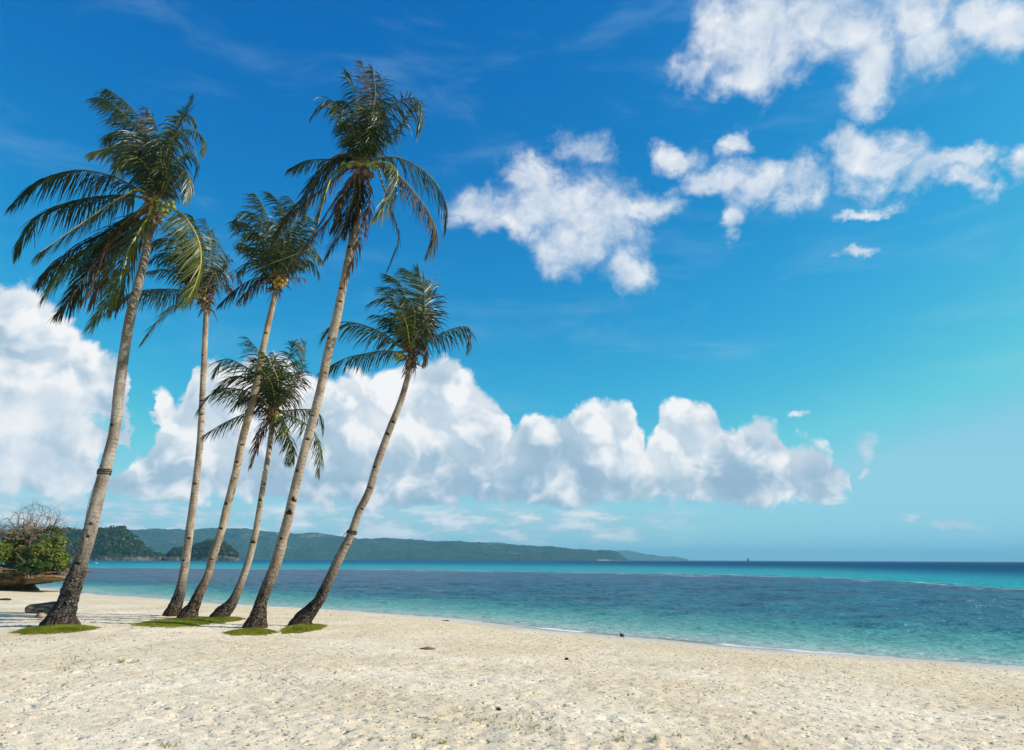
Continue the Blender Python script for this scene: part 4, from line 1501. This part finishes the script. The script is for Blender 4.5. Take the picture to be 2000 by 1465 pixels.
PALMS['e'] = palm('e', 'tallest coconut palm, green coconuts and brown dead fronds hanging below its crown', [
    (497, 1228, 54), (501, 1213, 42), (505, 1198, 33), (512, 1170, 25), (524, 1139, 25), (541, 1093, 23), (554, 1046, 21.5), (566, 1000, 20.5), (579.5, 940, 19.5), (595.5, 877, 19), (612.5, 814, 19), (628, 751, 18.5), (641, 688, 19.5), (656.5, 626, 19), (669, 563, 17), (682, 500, 16.5), (697, 428, 15.5)], -0.2, [
    ([(710, 480), (720, 350), (740, 200), (703, 52)], 0.2, TI, dict(droop=0.5, leaf=0.62)),
    ([(690, 480), (685, 370), (675, 230), (640, 105)], -0.6, G, dict(droop=0.7, leaf=0.7)),
    ([(715, 480), (760, 350), (790, 220), (785, 115)], 0.6, G, dict(droop=0.7, leaf=0.7)),
    ([(705, 480), (740, 340), (765, 200), (750, 80)], -0.5, TI, dict(droop=0.8, leaf=0.6)),
    ([(670, 480), (640, 380), (600, 290), (555, 232), (500, 260), (462, 310)], -0.5, G, dict(droop=0.8, leaf=0.75)),
    ([(680, 480), (650, 350), (640, 260), (600, 235), (570, 270)], 0.8, G, dict(droop=0.8, leaf=0.7)),
    ([(740, 480), (790, 350), (850, 260), (930, 225), (985, 265), (970, 380)], -0.6, G, dict(droop=0.7, leaf=0.85)),
    ([(745, 490), (810, 420), (890, 340), (940, 260), (965, 235)], 0.7, G, dict(droop=0.7, leaf=0.75)),
    ([(730, 480), (770, 380), (790, 290), (780, 250)], -1.0, G, dict(droop=0.9, leaf=0.75)),
    ([(640, 500), (560, 515), (450, 520), (350, 562)], 0.8, G, dict(droop=0.8, leaf=0.6)),
    ([(650, 495), (575, 500), (490, 590), (420, 700), (340, 790), (285, 890)], -0.7, TI, dict(droop=0.8)),
    ([(640, 510), (540, 560), (470, 640), (430, 780)], 0.5, G, dict(droop=0.7)),
    ([(650, 530), (560, 600), (515, 720), (490, 830)], -1.0, B, dict(droop=0.7, leaf=0.75)),
    ([(670, 590), (660, 690), (620, 820), (580, 900), (530, 988)], -0.9, TI, dict(droop=0.5, leaf=0.8)),
    ([(690, 600), (690, 700), (650, 800), (625, 880)], -0.6, TI, dict(droop=0.6, leaf=0.6)),
    ([(660, 600), (610, 690), (590, 790), (560, 850)], 0.5, TI, dict(droop=0.7, leaf=0.7)),
    ([(775, 515), (870, 508), (980, 560), (1060, 640), (1100, 750), (1098, 850)], 0.5, G, dict(droop=0.65)),
    ([(770, 535), (860, 580), (940, 660), (1020, 770), (1050, 860), (1020, 955)], -0.8, TI, dict(droop=0.55)),
    ([(765, 530), (840, 540), (870, 600), (820, 710), (760, 790)], -1.2, B, dict(droop=0.7, leaf=0.8)),
    ([(770, 550), (800, 640), (835, 740), (876, 870), (850, 970), (820, 1045)], 0.6, TI, dict(droop=0.4, leaf=0.55, bare=0.35)),
    ([(725, 600), (740, 700), (710, 830), (660, 990), (615, 1110)], -0.3, D_, dict(droop=1.0, thin=0.55, leaf=0.5)),
    ([(705, 600), (690, 720), (665, 850), (650, 950)], 0.2, D_, dict(droop=1.0, thin=0.4, leaf=0.5)),
    ([(640, 620), (560, 730), (490, 840), (410, 950), (345, 1070)], -0.7, D_, dict(droop=1.1, thin=0.55, leaf=0.5)),
    ([(650, 640), (580, 750), (520, 830), (450, 900), (400, 980)], 0.2, D_, dict(droop=1.2, thin=0.4, leaf=0.5)),
    ([(640, 560), (540, 640), (420, 730), (330, 810), (270, 900)], 0.9, D_, dict(droop=1.0, thin=0.3, leaf=0.5)),
    ([(690, 470), (660, 380), (640, 320), (600, 340)], -1.2, G, dict(droop=0.9)),
    ([(720, 470), (740, 380), (720, 290), (680, 260)], -1.0, G, dict(droop=0.9)),
], CROP2, (708, 334), [(640, 547, -0.4, G), (612, 540, -0.35, G), (732, 540, -0.45, G), (758, 555, -0.35, G), (600, 560, -0.2, G), (680, 575, -0.4, 'brown'), (720, 580, -0.4, 'brown'), (745, 590, -0.3, 'brown')],
    (0.98, 0.94, 0.88), 2.6, [(3.15, -1.4, 0.10, 0.10, 0.02), (3.5, -1.3, 0.06, 0.10, 0.02)] + mk_scars(5, 12.5, 15, 2.0), 0, 5, 0.085)

PALMS['f'] = palm('f', 'most sharply leaning coconut palm with a dark curving trunk, nearest the open sea', [
    (585, 1225, 56), (592, 1213, 44), (600, 1201, 33), (622, 1174, 23), (640, 1139, 20.5), (661, 1093, 19.5), (684.5, 1046, 17), (701, 1000, 16.5), (720.5, 960, 16), (738.5, 900, 15.5), (760.5, 840, 14.5), (784, 780, 13), (800.5, 720, 11.5)], 0.0, [
    ([(1280, 565), (1200, 500), (1080, 440), (950, 410), (860, 430), (788, 520)], -0.5, G, dict(droop=0.6)),
    ([(1270, 598), (1180, 590), (1050, 610), (930, 640), (778, 722)], 0.5, G, dict(droop=0.8, leaf=0.65)),
    ([(1320, 540), (1285, 400), (1230, 270), (1150, 265), (1085, 300)], -0.6, G, dict(droop=0.5, leaf=0.75)),
    ([(1325, 540), (1305, 350), (1240, 210), (1150, 195)], 0.5, G, dict(droop=0.45, leaf=0.75)),
    ([(1330, 540), (1330, 350), (1280, 180), (1200, 118)], -0.2, G, dict(droop=0.4, leaf=0.75)),
    ([(1345, 540), (1390, 350), (1380, 170), (1310, 85)], 0.4, G, dict(droop=0.35, leaf=0.75)),
    ([(1355, 540), (1420, 400), (1430, 230), (1390, 90)], -0.5, G, dict(droop=0.35, leaf=0.75)),
    ([(1365, 545), (1440, 420), (1472, 290), (1452, 180)], 0.5, TI, dict(droop=0.6, leaf=0.7)),
    ([(1365, 550), (1430, 450), (1460, 380), (1465, 330)], -0.7, TI, dict(droop=0.9, leaf=0.7)),
    ([(1410, 555), (1500, 505), (1600, 455), (1690, 440), (1718, 480), (1700, 570)], -0.3, G, dict(droop=0.75, leaf=0.7)),
    ([(1395, 575), (1440, 565), (1438, 620), (1425, 680)], -0.4, D_, dict(droop=0.9, leaf=0.3)),
    ([(1335, 520), (1320, 430), (1280, 320)], -1.0, B, dict(droop=0.7, leaf=0.4)),
    ([(1320, 540), (1270, 440), (1220, 380), (1170, 390)], 0.8, G, dict(droop=0.8, leaf=0.7)),
    ([(1350, 530), (1370, 400), (1350, 290), (1300, 250)], -1.1, G, dict(droop=0.8, leaf=0.75)),
    ([(1360, 540), (1400, 430), (1400, 330), (1380, 270)], 1.0, G, dict(droop=0.8, leaf=0.7)),
], CROP3, (803, 690), [(1250, 630, -0.3, G), (1270, 622, -0.32, G), (1290, 630, -0.3, G), (1262, 640, -0.25, G), (1320, 640, -0.2, 'brown'), (1340, 655, -0.2, 'brown'), (1375, 640, -0.2, 'brown'), (1330, 670, -0.2, 'brown')],
    (0.86, 0.80, 0.76), 2.9, mk_scars(6, 8.5, 10, 1.6), 2, 6, 0.065)


# ------------------------------------------------------------------ grass mats under the palms
M_MAT = simple('mat_soil', (0.09, 0.12, 0.012), (0.19, 0.20, 0.025), 5.0, 0.95, 0.05, 0.01)
M_BLADE = leaf_material('lawn_blade', [(0.0, (0.09, 0.14, 0.010)), (0.5, (0.25, 0.27, 0.018)), (1.0, (0.36, 0.34, 0.04))], 0.35)


def grass_mat(cx, cy, rx, ry, label, n, seed, lobes=()):
    r = np.random.default_rng(seed)
    gz = sand_at(cx, cy)
    t = thing('grass_patch', label, 'grass patch', (cx, cy, gz), 'round grass mats at the palm feet')
    ns, nr = 72, 14
    th = np.linspace(0, 2 * np.pi, ns, endpoint=False)
    rx, ry = rx * 0.93, ry * 0.9
    edge = 0.95 + 0.13 * vnoise(np.cos(th) * 1.6 + seed, np.sin(th) * 1.6, seed=seed) + 0.12 * vnoise(np.cos(th) * 5 + seed, np.sin(th) * 5, seed=seed + 1)

    def height(q):
        return 0.055 * (1 - np.clip(q, 0, 1) ** 3)
    V, Fc = [], []
    for j in range(nr):
        q = (j + 0.001) / (nr - 1)
        for i in range(ns):
            x, y = math.cos(th[i]) * rx * edge[i] * q * 0.9, math.sin(th[i]) * ry * edge[i] * q * 0.9
            V.append((x, y, sand_at(cx + x, cy + y) - gz + height(q) - (0.03 if j == nr - 1 else 0)))
    V = np.array(V)
    for j in range(nr - 1):
        for i in range(ns):
            k = (i + 1) % ns
            Fc.append((j * ns + i, j * ns + k, (j + 1) * ns + k, (j + 1) * ns + i))
    link('turf', mesh_np('turf', V, Fc, np.full(len(Fc), 4), [M_MAT], True), t)
    a = r.uniform(0, 2 * np.pi, n)
    q = np.sqrt(r.random(n)) * 1.0
    q = np.where(r.random(n) < 0.16, q * r.uniform(1.0, 1.22, n), q)
    e = np.interp(a, np.append(th, 2 * np.pi), np.append(edge, edge[0]))
    x, y = np.cos(a) * rx * e * q, np.sin(a) * ry * e * q
    z = np.array([sand_at(cx + u, cy + v) for u, v in zip(x, y)]) - gz + height(q) - 0.01
    b = np.stack([x, y, z], 1)
    an = r.uniform(0, 2 * np.pi, n)
    h = r.uniform(0.025, 0.06, n) * (1.1 - 0.4 * q)
    tip = b + np.stack([np.cos(an) * h * 0.7, np.sin(an) * h * 0.7, h], 1)
    w = np.stack([-np.sin(an), np.cos(an), 0 * an], 1) * 0.006
    Vb = np.stack([b - w, b + w, tip], 1).reshape(-1, 3)
    patchy = 0.5 + 0.35 * vnoise(x * 3 + seed, y * 3, seed=seed + 5) + r.normal(size=n) * 0.16
    me = mesh_np('grass_blades', Vb, np.arange(3 * n), np.full(n, 3), [M_BLADE], attrs={'tint': np.repeat(np.clip(patchy, 0, 1), 3)})
    link('grass_blades', me, t)['kind'] = 'stuff'


def mat_at(px0, px1, py0, py1, label, n, seed):
    a, b = ground((px0 + px1) / 2, py0), ground((px0 + px1) / 2, py1)
    cy = (a.y + b.y) / 2
    l, r_ = at_depth(px0, py1, cy), at_depth(px1, py1, cy)
    grass_mat((l.x + r_.x) / 2, cy, (r_.x - l.x) / 2, max((a.y - b.y) / 2, 0.55), label, n, seed)


mat_at(33, 192, 1222, 1241, 'round grass mat at the foot of the roped thick-trunked palm', 15000, 51)
mat_at(288, 438, 1203, 1230, 'widest grass mat, shared by the slender palm and the tawny-trunked palm', 17000, 52)
mat_at(398, 466, 1206, 1220, 'narrow grass mat behind the others, at the foot of the shortest palm', 7000, 53)
mat_at(436, 546, 1229, 1243, 'grass mat closest to the camera, at the foot of the tallest palm', 12000, 54)
mat_at(549, 632, 1218, 1240, 'grass mat nearest the sea, under the sharply leaning palm', 10000, 55)

# ------------------------------------------------------------------ ropes and cords
M_ROPE = simple('dark_rope', (0.02, 0.018, 0.016), (0.07, 0.06, 0.05), 30.0, 0.9, 0.1, 0.002)
M_CORD = simple('pale_cord', (0.30, 0.27, 0.22), (0.45, 0.40, 0.33), 30.0, 0.9, 0.1, 0.0)


def rope_round(info, frac, turns, label, tail=None, rr_=0.014):
    C, T, S_, F_, rr, L = info
    i = int(frac * len(C))
    so = Soup()
    n = 30 * turns
    pts = []
    for k in range(n + 1):
        a = 2 * np.pi * k / 30
        j = min(len(C) - 1, i + int((k / 30) * 0.05 / L * len(C)))
        pts.append(C[j] + (math.cos(a) * S_[j] + math.sin(a) * F_[j]) * (rr[j] * 1.045 + rr_ * 0.7) + T[j] * 0.02 * math.sin(a * 1.0 + 1))
    v, f = tube_np(pts, rr_, 6)
    so.add(v, f)
    if tail is not None:
        v, f = tube_np(tail(C[i], T[i], S_[i], F_[i], rr[i]), np.linspace(rr_ * 0.55, rr_ * 0.35, len(tail(C[i], T[i], S_[i], F_[i], rr[i]))), 4)
        so.add(v, f)
    o = link('rope', so.mesh('rope', [M_ROPE], True, origin=C[i]), None, Vector(C[i]))
    tag(o, label, 'rope', 'ropes tied round palm trunks')


def nearest_frac(info, px, py):
    C = info[0]
    best, bi = 1e9, 0
    for i in range(0, len(C), 3):
        d = CAM_ROT.transposed() @ (Vector(C[i]) - Vector((0, 0, EYE)))
        y = H_PX / 2 - d.y / -d.z * F_PX
        if abs(y - py) < best:
            best, bi = abs(y - py), i
    return bi / len(C)


infoA, infoF = PALMS['a'][1], PALMS['f'][1]
cA = infoA[0][int(nearest_frac(infoA, 200, 928) * len(infoA[0]))]


def tail_a(c, t, s, f, r):
    return [np.array(at_depth(px, py, c[1] - 0.25)) for px, py in ((192, 930), (186, 943), (178, 963), (171, 990), (167, 1015), (164, 1040), (163, 1062))]


def tail_f(c, t, s, f, r):
    a = c - s * r * 1.0 - f * 0.05
    return [c + (-f) * 0 - s * r * 0.9, a - s * 0.06 + np.array([0, 0, -0.05]), a - s * 0.12 + np.array([0, 0, -0.16])]


rope_round(infoA, nearest_frac(infoA, 200, 926), 3, 'dark rope tied round the thick grey palm trunk with a loose end hanging down', tail_a)
rope_round(infoF, nearest_frac(infoF, 686, 1044), 2, 'dark rope tied round the sharply leaning palm trunk, a short end sticking out', tail_f, 0.018)
pB, pE = at_depth(372, 570, PALMS['b'][0].location.y + 0.3), at_depth(684, 455, PALMS['e'][0].location.y - 0.35)
pts = [pB.lerp(pE, t) + Vector((0, 0, -0.05 * math.sin(math.pi * t))) for t in np.linspace(0, 1, 14)]
v, f = tube_np(pts, 0.009, 5)
o = link('cord', mesh_np('cord', v - np.array(pB), f, np.full(len(f), 4), [M_CORD], True), None, pB)
tag(o, 'thin pale cord stretched taut through the crowns to the tallest palm', 'cord')

# ------------------------------------------------------------------ things lying on the sand
M_LOG = material('driftwood')
p = objco()
n1 = noise(vmath('MULTIPLY', p, (1.5, 9.0, 9.0)), 1.6, 6.0, 0.7)
c = mixc(smooth(n1, 0.4, 0.62), (0.045, 0.038, 0.032), (0.26, 0.215, 0.175))
out(principled(c, 0.9, 0.1, bump(n1, 1.0, 0.03)))
g0 = ground(84, 1199)
lg = thing('driftwood_log', 'dark weathered driftwood log lying behind the roped palm', 'log', (g0.x, g0.y + 0.15, sand_at(g0.x, g0.y + 0.15)))
n, sd = 30, 20
V = []
for i in range(n):
    t = i / (n - 1)
    r0 = 0.20 * (0.82 + 0.25 * t) * min(1, 0.55 + t * 6) * min(1, 0.5 + (1 - t) * 8)
    for k in range(sd):
        a = 2 * np.pi * k / sd
        d = 1 + 0.12 * math.sin(3 * a + t * 3) + 0.10 * float(vnoise(np.array([t * 6.0]), np.array([a * 2.0]), seed=3)[0])
        V.append((-0.62 + 1.5 * t, 0.10 * math.sin(t * 3) + r0 * d * math.cos(a), 0.12 + 0.05 * t + r0 * d * math.sin(a)))
f = [(i * sd + k, i * sd + (k + 1) % sd, (i + 1) * sd + (k + 1) % sd, (i + 1) * sd + k) for i in range(n - 1) for k in range(sd)]
me = mesh_np('trunk_section', V, f, np.full(len(f), 4), [M_LOG], True)
link('trunk_section', me, lg)
so = Soup()
for i in (0, n - 1):
    ring_ = np.array(V[i * sd:(i + 1) * sd])
    c_ = ring_.mean(0)
    so.add(np.concatenate([ring_, [c_]]), np.array([(k, (k + 1) % sd, sd) for k in range(sd)]))
link('cut_end', so.mesh('cut_end', [M_LOG]), lg)

M_STONE = simple('beach_stone', (0.13, 0.085, 0.065), (0.38, 0.28, 0.21), 7.0, 0.9, 0.15, 0.02)
M_DARK = simple('dark_debris', (0.016, 0.012, 0.010), (0.07, 0.05, 0.035), 12.0, 0.85, 0.2, 0.01)
g0 = ground(80, 1207)
o = link('stone', rock_mesh('stone', None, (0.15, 0.13, 0.10), M_STONE, (24, 14), 0.25, 1.6, 17), None, (g0.x, g0.y, sand_at(g0.x, g0.y) + 0.06))
tag(o, 'reddish brown stone in front of the driftwood log', 'stone')

g0 = ground(1215, 1244)
nut = thing('washed_up_husk', 'small black husk with a thin upright stalk at the water line', 'husk', (g0.x, g0.y, max(sand_at(g0.x, g0.y), SEA_Z) + 0.035))
h_ = link('husk', rock_mesh('husk', None, (0.068, 0.055, 0.048), M_DARK, (20, 12), 0.15, 1.4, 5), nut)
h_.rotation_euler = (0, R(35), 0)
v, f = tube_np([(-0.035, 0, 0.02), (-0.055, 0, 0.07), (-0.062, 0.004, 0.125)], [0.011, 0.008, 0.003], 5)
link('stalk', mesh_np('stalk', v, f, np.full(len(f), 4), [M_DARK], True), nut)


def bit(px, py, sx, sy, sz, mat, name, label, cat, rot=0.0, seed=1, group=None):
    g = ground(px, py)
    o = link(name, rock_mesh(name, None, (sx, sy, sz), mat, (20, 12), 0.28, 1.5, seed), None, (g.x, g.y, max(sand_at(g.x, g.y), SEA_Z) + sz * 0.45))
    o.rotation_euler = (0, 0, rot)
    tag(o, label, cat, group)


M_WEED = simple('dry_weed', (0.14, 0.095, 0.06), (0.30, 0.22, 0.15), 16.0, 0.95, 0.1, 0.02)
bit(870, 1212.5, 0.13, 0.07, 0.022, M_DARK, 'driftwood_chunk', 'flat dark piece of driftwood at the water line beyond the leaning palm', 'driftwood', 0.2, 3)
bit(836, 1268, 0.16, 0.10, 0.030, M_WEED, 'seaweed_clump', 'flat grey-brown clump of dried weed alone on the open sand', 'seaweed', 0.1, 4)
bit(974, 1388, 0.030, 0.022, 0.018, M_DARK, 'pebble', 'small black pebble in the middle of the near sand', 'pebble', 0.4, 6)
bit(57, 1226, 0.05, 0.04, 0.035, M_DARK, 'coconut_shell', 'dark bit of coconut shell at the end of the mat under the roped palm', 'shell', 0.4, 7)
bit(1107, 1289, 0.035, 0.028, 0.03, M_DARK, 'wood_stub', 'little dark wood stub poking from the sand before the husk', 'wood stub', 0.1, 8)
bit(8, 1172, 0.30, 0.16, 0.05, M_DARK, 'driftwood_branch', 'dark flat driftwood at the foot of the limestone rock', 'driftwood', 0.0, 9)

# loose litter: dark crumbs of leaf, shell and twig trodden into the sand
n = 5000
y = 5.5 + 26 * rng.random(n) ** 1.25
x = (rng.random(n) * 2 - 1) * (y * 0.75 + 0.5)
s_ok = shore_dist(x, y) > 0.8
x, y = x[s_ok], y[s_ok]
n = len(x)
z = np.array([sand_at(a, b) for a, b in zip(x, y)])
a = rng.normal(0, 0.7, n)
ln, wd = rng.uniform(0.008, 0.026, n) * (0.6 + y / 22), rng.uniform(0.003, 0.008, n) * (0.6 + y / 22)
dx_, dy_ = np.stack([np.cos(a), np.sin(a)], 1), np.stack([-np.sin(a), np.cos(a)], 1)
b = np.stack([x, y], 1)
tz = rng.uniform(0.002, 0.014, n)
V = np.stack([np.concatenate([b - dx_ * ln[:, None], (z - 0.001)[:, None]], 1), np.concatenate([b + dy_ * wd[:, None], (z + tz)[:, None]], 1),
              np.concatenate([b + dx_ * ln[:, None], (z + 0.001)[:, None]], 1), np.concatenate([b - dy_ * wd[:, None], (z + tz * 0.6)[:, None]], 1)], 1)
M_LITTER = leaf_material('litter', [(0.0, (0.03, 0.022, 0.014)), (0.5, (0.10, 0.07, 0.04)), (1.0, (0.26, 0.19, 0.11))], 0.05)
me = mesh_np('beach_litter', V.reshape(-1, 3), np.arange(4 * n), np.full(n, 4), [M_LITTER], attrs={'tint': np.repeat(rng.random(n) ** 1.4, 4)})
tag(link('beach_litter', me), 'crumbs of leaf, twig and shell scattered over the sand', kind='stuff')

# thin sprouts of grass on the open sand
so = []
tn = []
SPROUT = [(60, 1252, 22, 10), (95, 1250, 20, 10), (15, 1262, 16, 8), (140, 1290, 26, 14), (125, 1308, 18, 12), (235, 1293, 10, 16), (262, 1294, 14, 10), (195, 1290, 16, 6), (290, 1268, 20, 8),
          (170, 1308, 8, 4), (330, 1458, 20, 8), (560, 1330, 14, 4), (900, 1388, 40, 8), (945, 1408, 40, 14), (1010, 1422, 40, 12), (1050, 1402, 34, 8), (1060, 1430, 30, 8), (845, 1408, 14, 6), (750, 1447, 16, 8),
          (820, 1443, 10, 6), (865, 1452, 10, 6), (1208, 1446, 16, 8), (1278, 1448, 14, 8), (1330, 1440, 20, 5), (490, 1325, 24, 5), (200, 1252, 16, 8)]
for px, py, rad_, cnt in SPROUT:
    for q in range(int(cnt * 1.6)):
        g = ground(px + rng.normal() * rad_ * 0.6, py + rng.normal() * rad_ * 0.16)
        zz = sand_at(g.x, g.y)
        for k in range(4):
            an = rng.uniform(0, 2 * np.pi)
            h = rng.uniform(0.015, 0.05)
            d = np.array([math.cos(an) * h * 0.9, math.sin(an) * h * 0.9, h])
            w = np.array([-math.sin(an), math.cos(an), 0]) * 0.004
            b = np.array([g.x, g.y, zz - 0.003])
            so += [b - w, b + w, b + d]
            tn += [rng.random()] * 3
me = mesh_np('grass_sprouts', np.array(so), np.arange(len(so)), np.full(len(so) // 3, 3), [M_BLADE], attrs={'tint': np.array(tn)})
tag(link('grass_sprouts', me), 'thin grass sprouts coming up through the sand', kind='stuff')

# ------------------------------------------------------------------ boats
M_HULL = simple('white_hull', (0.70, 0.71, 0.72), (0.80, 0.80, 0.80), 2.0, 0.4, 0.4, 0.0)
M_SAIL = simple('grey_sail', (0.10, 0.12, 0.15), (0.18, 0.20, 0.23), 2.0, 0.8, 0.1, 0.0)


def hull_mesh(name, L, B, H, mat):
    st = 14
    V = []
    for i in range(st):
        t = i / (st - 1)
        w = B / 2 * (1 - max(0, (t - 0.45) / 0.55) ** 2.2) * (0.86 + 0.14 * min(1, t * 4)) + 0.01
        sh = H * (1 + 0.45 * t ** 2)
        for u, zf in ((-1, 1), (-0.86, 0.35), (0, -0.25 + 0.25 * t ** 3), (0.86, 0.35), (1, 1), (0.8, 0.72), (-0.8, 0.72)):
            V.append((-L / 2 + L * t, u * w, zf * sh if zf > 0 else zf * H))
    f = []
    for i in range(st - 1):
        for k in range(7):
            f.append((i * 7 + k, i * 7 + (k + 1) % 7, (i + 1) * 7 + (k + 1) % 7, (i + 1) * 7 + k))
    so = Soup()
    so.add(np.array(V), np.array(f))
    so.add(np.array(V[:7]), np.array([(0, 1, 2, 6), (2, 3, 5, 6), (3, 4, 5, 5)])[:2])
    return so.mesh(name, [mat])


w = at_z(183, 1101.5, SEA_Z)
bt = thing('motorboat', 'small white motorboat with a dark engine far out beside the roped palm', 'boat', (w.x, w.y, SEA_Z + 0.05))
bt.rotation_euler = (0, 0, R(-8))
link('hull', hull_mesh('hull', 2.9, 0.95, 0.32, M_HULL), bt)
so = Soup()
for z0, s_ in ((0.30, 0.20), (0.55, 0.17), (0.72, 0.10)):
    v, f = tube_np([(1.0 - 0.0, 0, z0 - 0.15), (1.0, 0, z0 + 0.02), (1.02, 0, z0 + 0.16)], [s_ * 0.8, s_, s_ * 0.6], 8)
    so.add(v, f)
link('engine', so.mesh('engine', [M_DARK], True), bt)
w = at_z(1461, 1096.7, SEA_Z)
d_ = (Vector((w.x, w.y, 0))).normalized() * 1500
sb = thing('sailboat', 'tiny dark sailboat on the horizon', 'sailboat', (d_.x, d_.y, SEA_Z))
link('hull', hull_mesh('hull', 7.0, 2.0, 0.8, M_SAIL), sb)
v, f = tube_np([(0.3, 0, 0.3), (0.3, 0, 8.2)], [0.09, 0.05], 6)
link('mast', mesh_np('mast', v, f, np.full(len(f), 4), [M_SAIL]), sb)
so = Soup()
so.add([(0.25, 0.02, 1.2), (0.25, 0.02, 8.0), (-1.4, 0.25, 4.0), (-2.9, 0.1, 1.3)], np.array([(0, 1, 2, 3)]))
so.add([(0.25, 0.06, 1.2), (0.25, 0.06, 8.0), (-1.4, 0.29, 4.0), (-2.9, 0.14, 1.3)], np.array([(3, 2, 1, 0)]))
so.add([(0.4, 0.02, 7.2), (0.5, 0.02, 1.0), (3.2, 0.02, 1.0), (1.6, 0.2, 3.6)], np.array([(0, 1, 2, 3)]))
link('sail', so.mesh('sail', [M_SAIL]), sb)

# ------------------------------------------------------------------ sea air
HAZE = True
if HAZE:
    lo = (-9900.0, -7000.0, -8.0)
    hi = (9900.0, 9900.0, 128.0)
    V = [(x, y, z) for z in (lo[2], hi[2]) for y in (lo[1], hi[1]) for x in (lo[0], hi[0])]
    f = [(0, 2, 3, 1), (4, 5, 7, 6), (0, 1, 5, 4), (2, 6, 7, 3), (0, 4, 6, 2), (1, 3, 7, 5)]
    m = material('sea_air')
    pv = node('ShaderNodeVolumePrincipled')
    pv.inputs['Color'].default_value = (0.26, 0.66, 0.90, 1)
    pv.inputs['Density'].default_value = 0.00018
    pv.inputs['Anisotropy'].default_value = 0.0
    no = node('ShaderNodeOutputMaterial')
    E.nt.links.new(pv.outputs[0], no.inputs['Volume'])
    hz = link('haze', mesh_np('haze', V, f, np.full(6, 4), [m]))
    tag(hz, 'thin sea haze over the bay', kind='stuff')
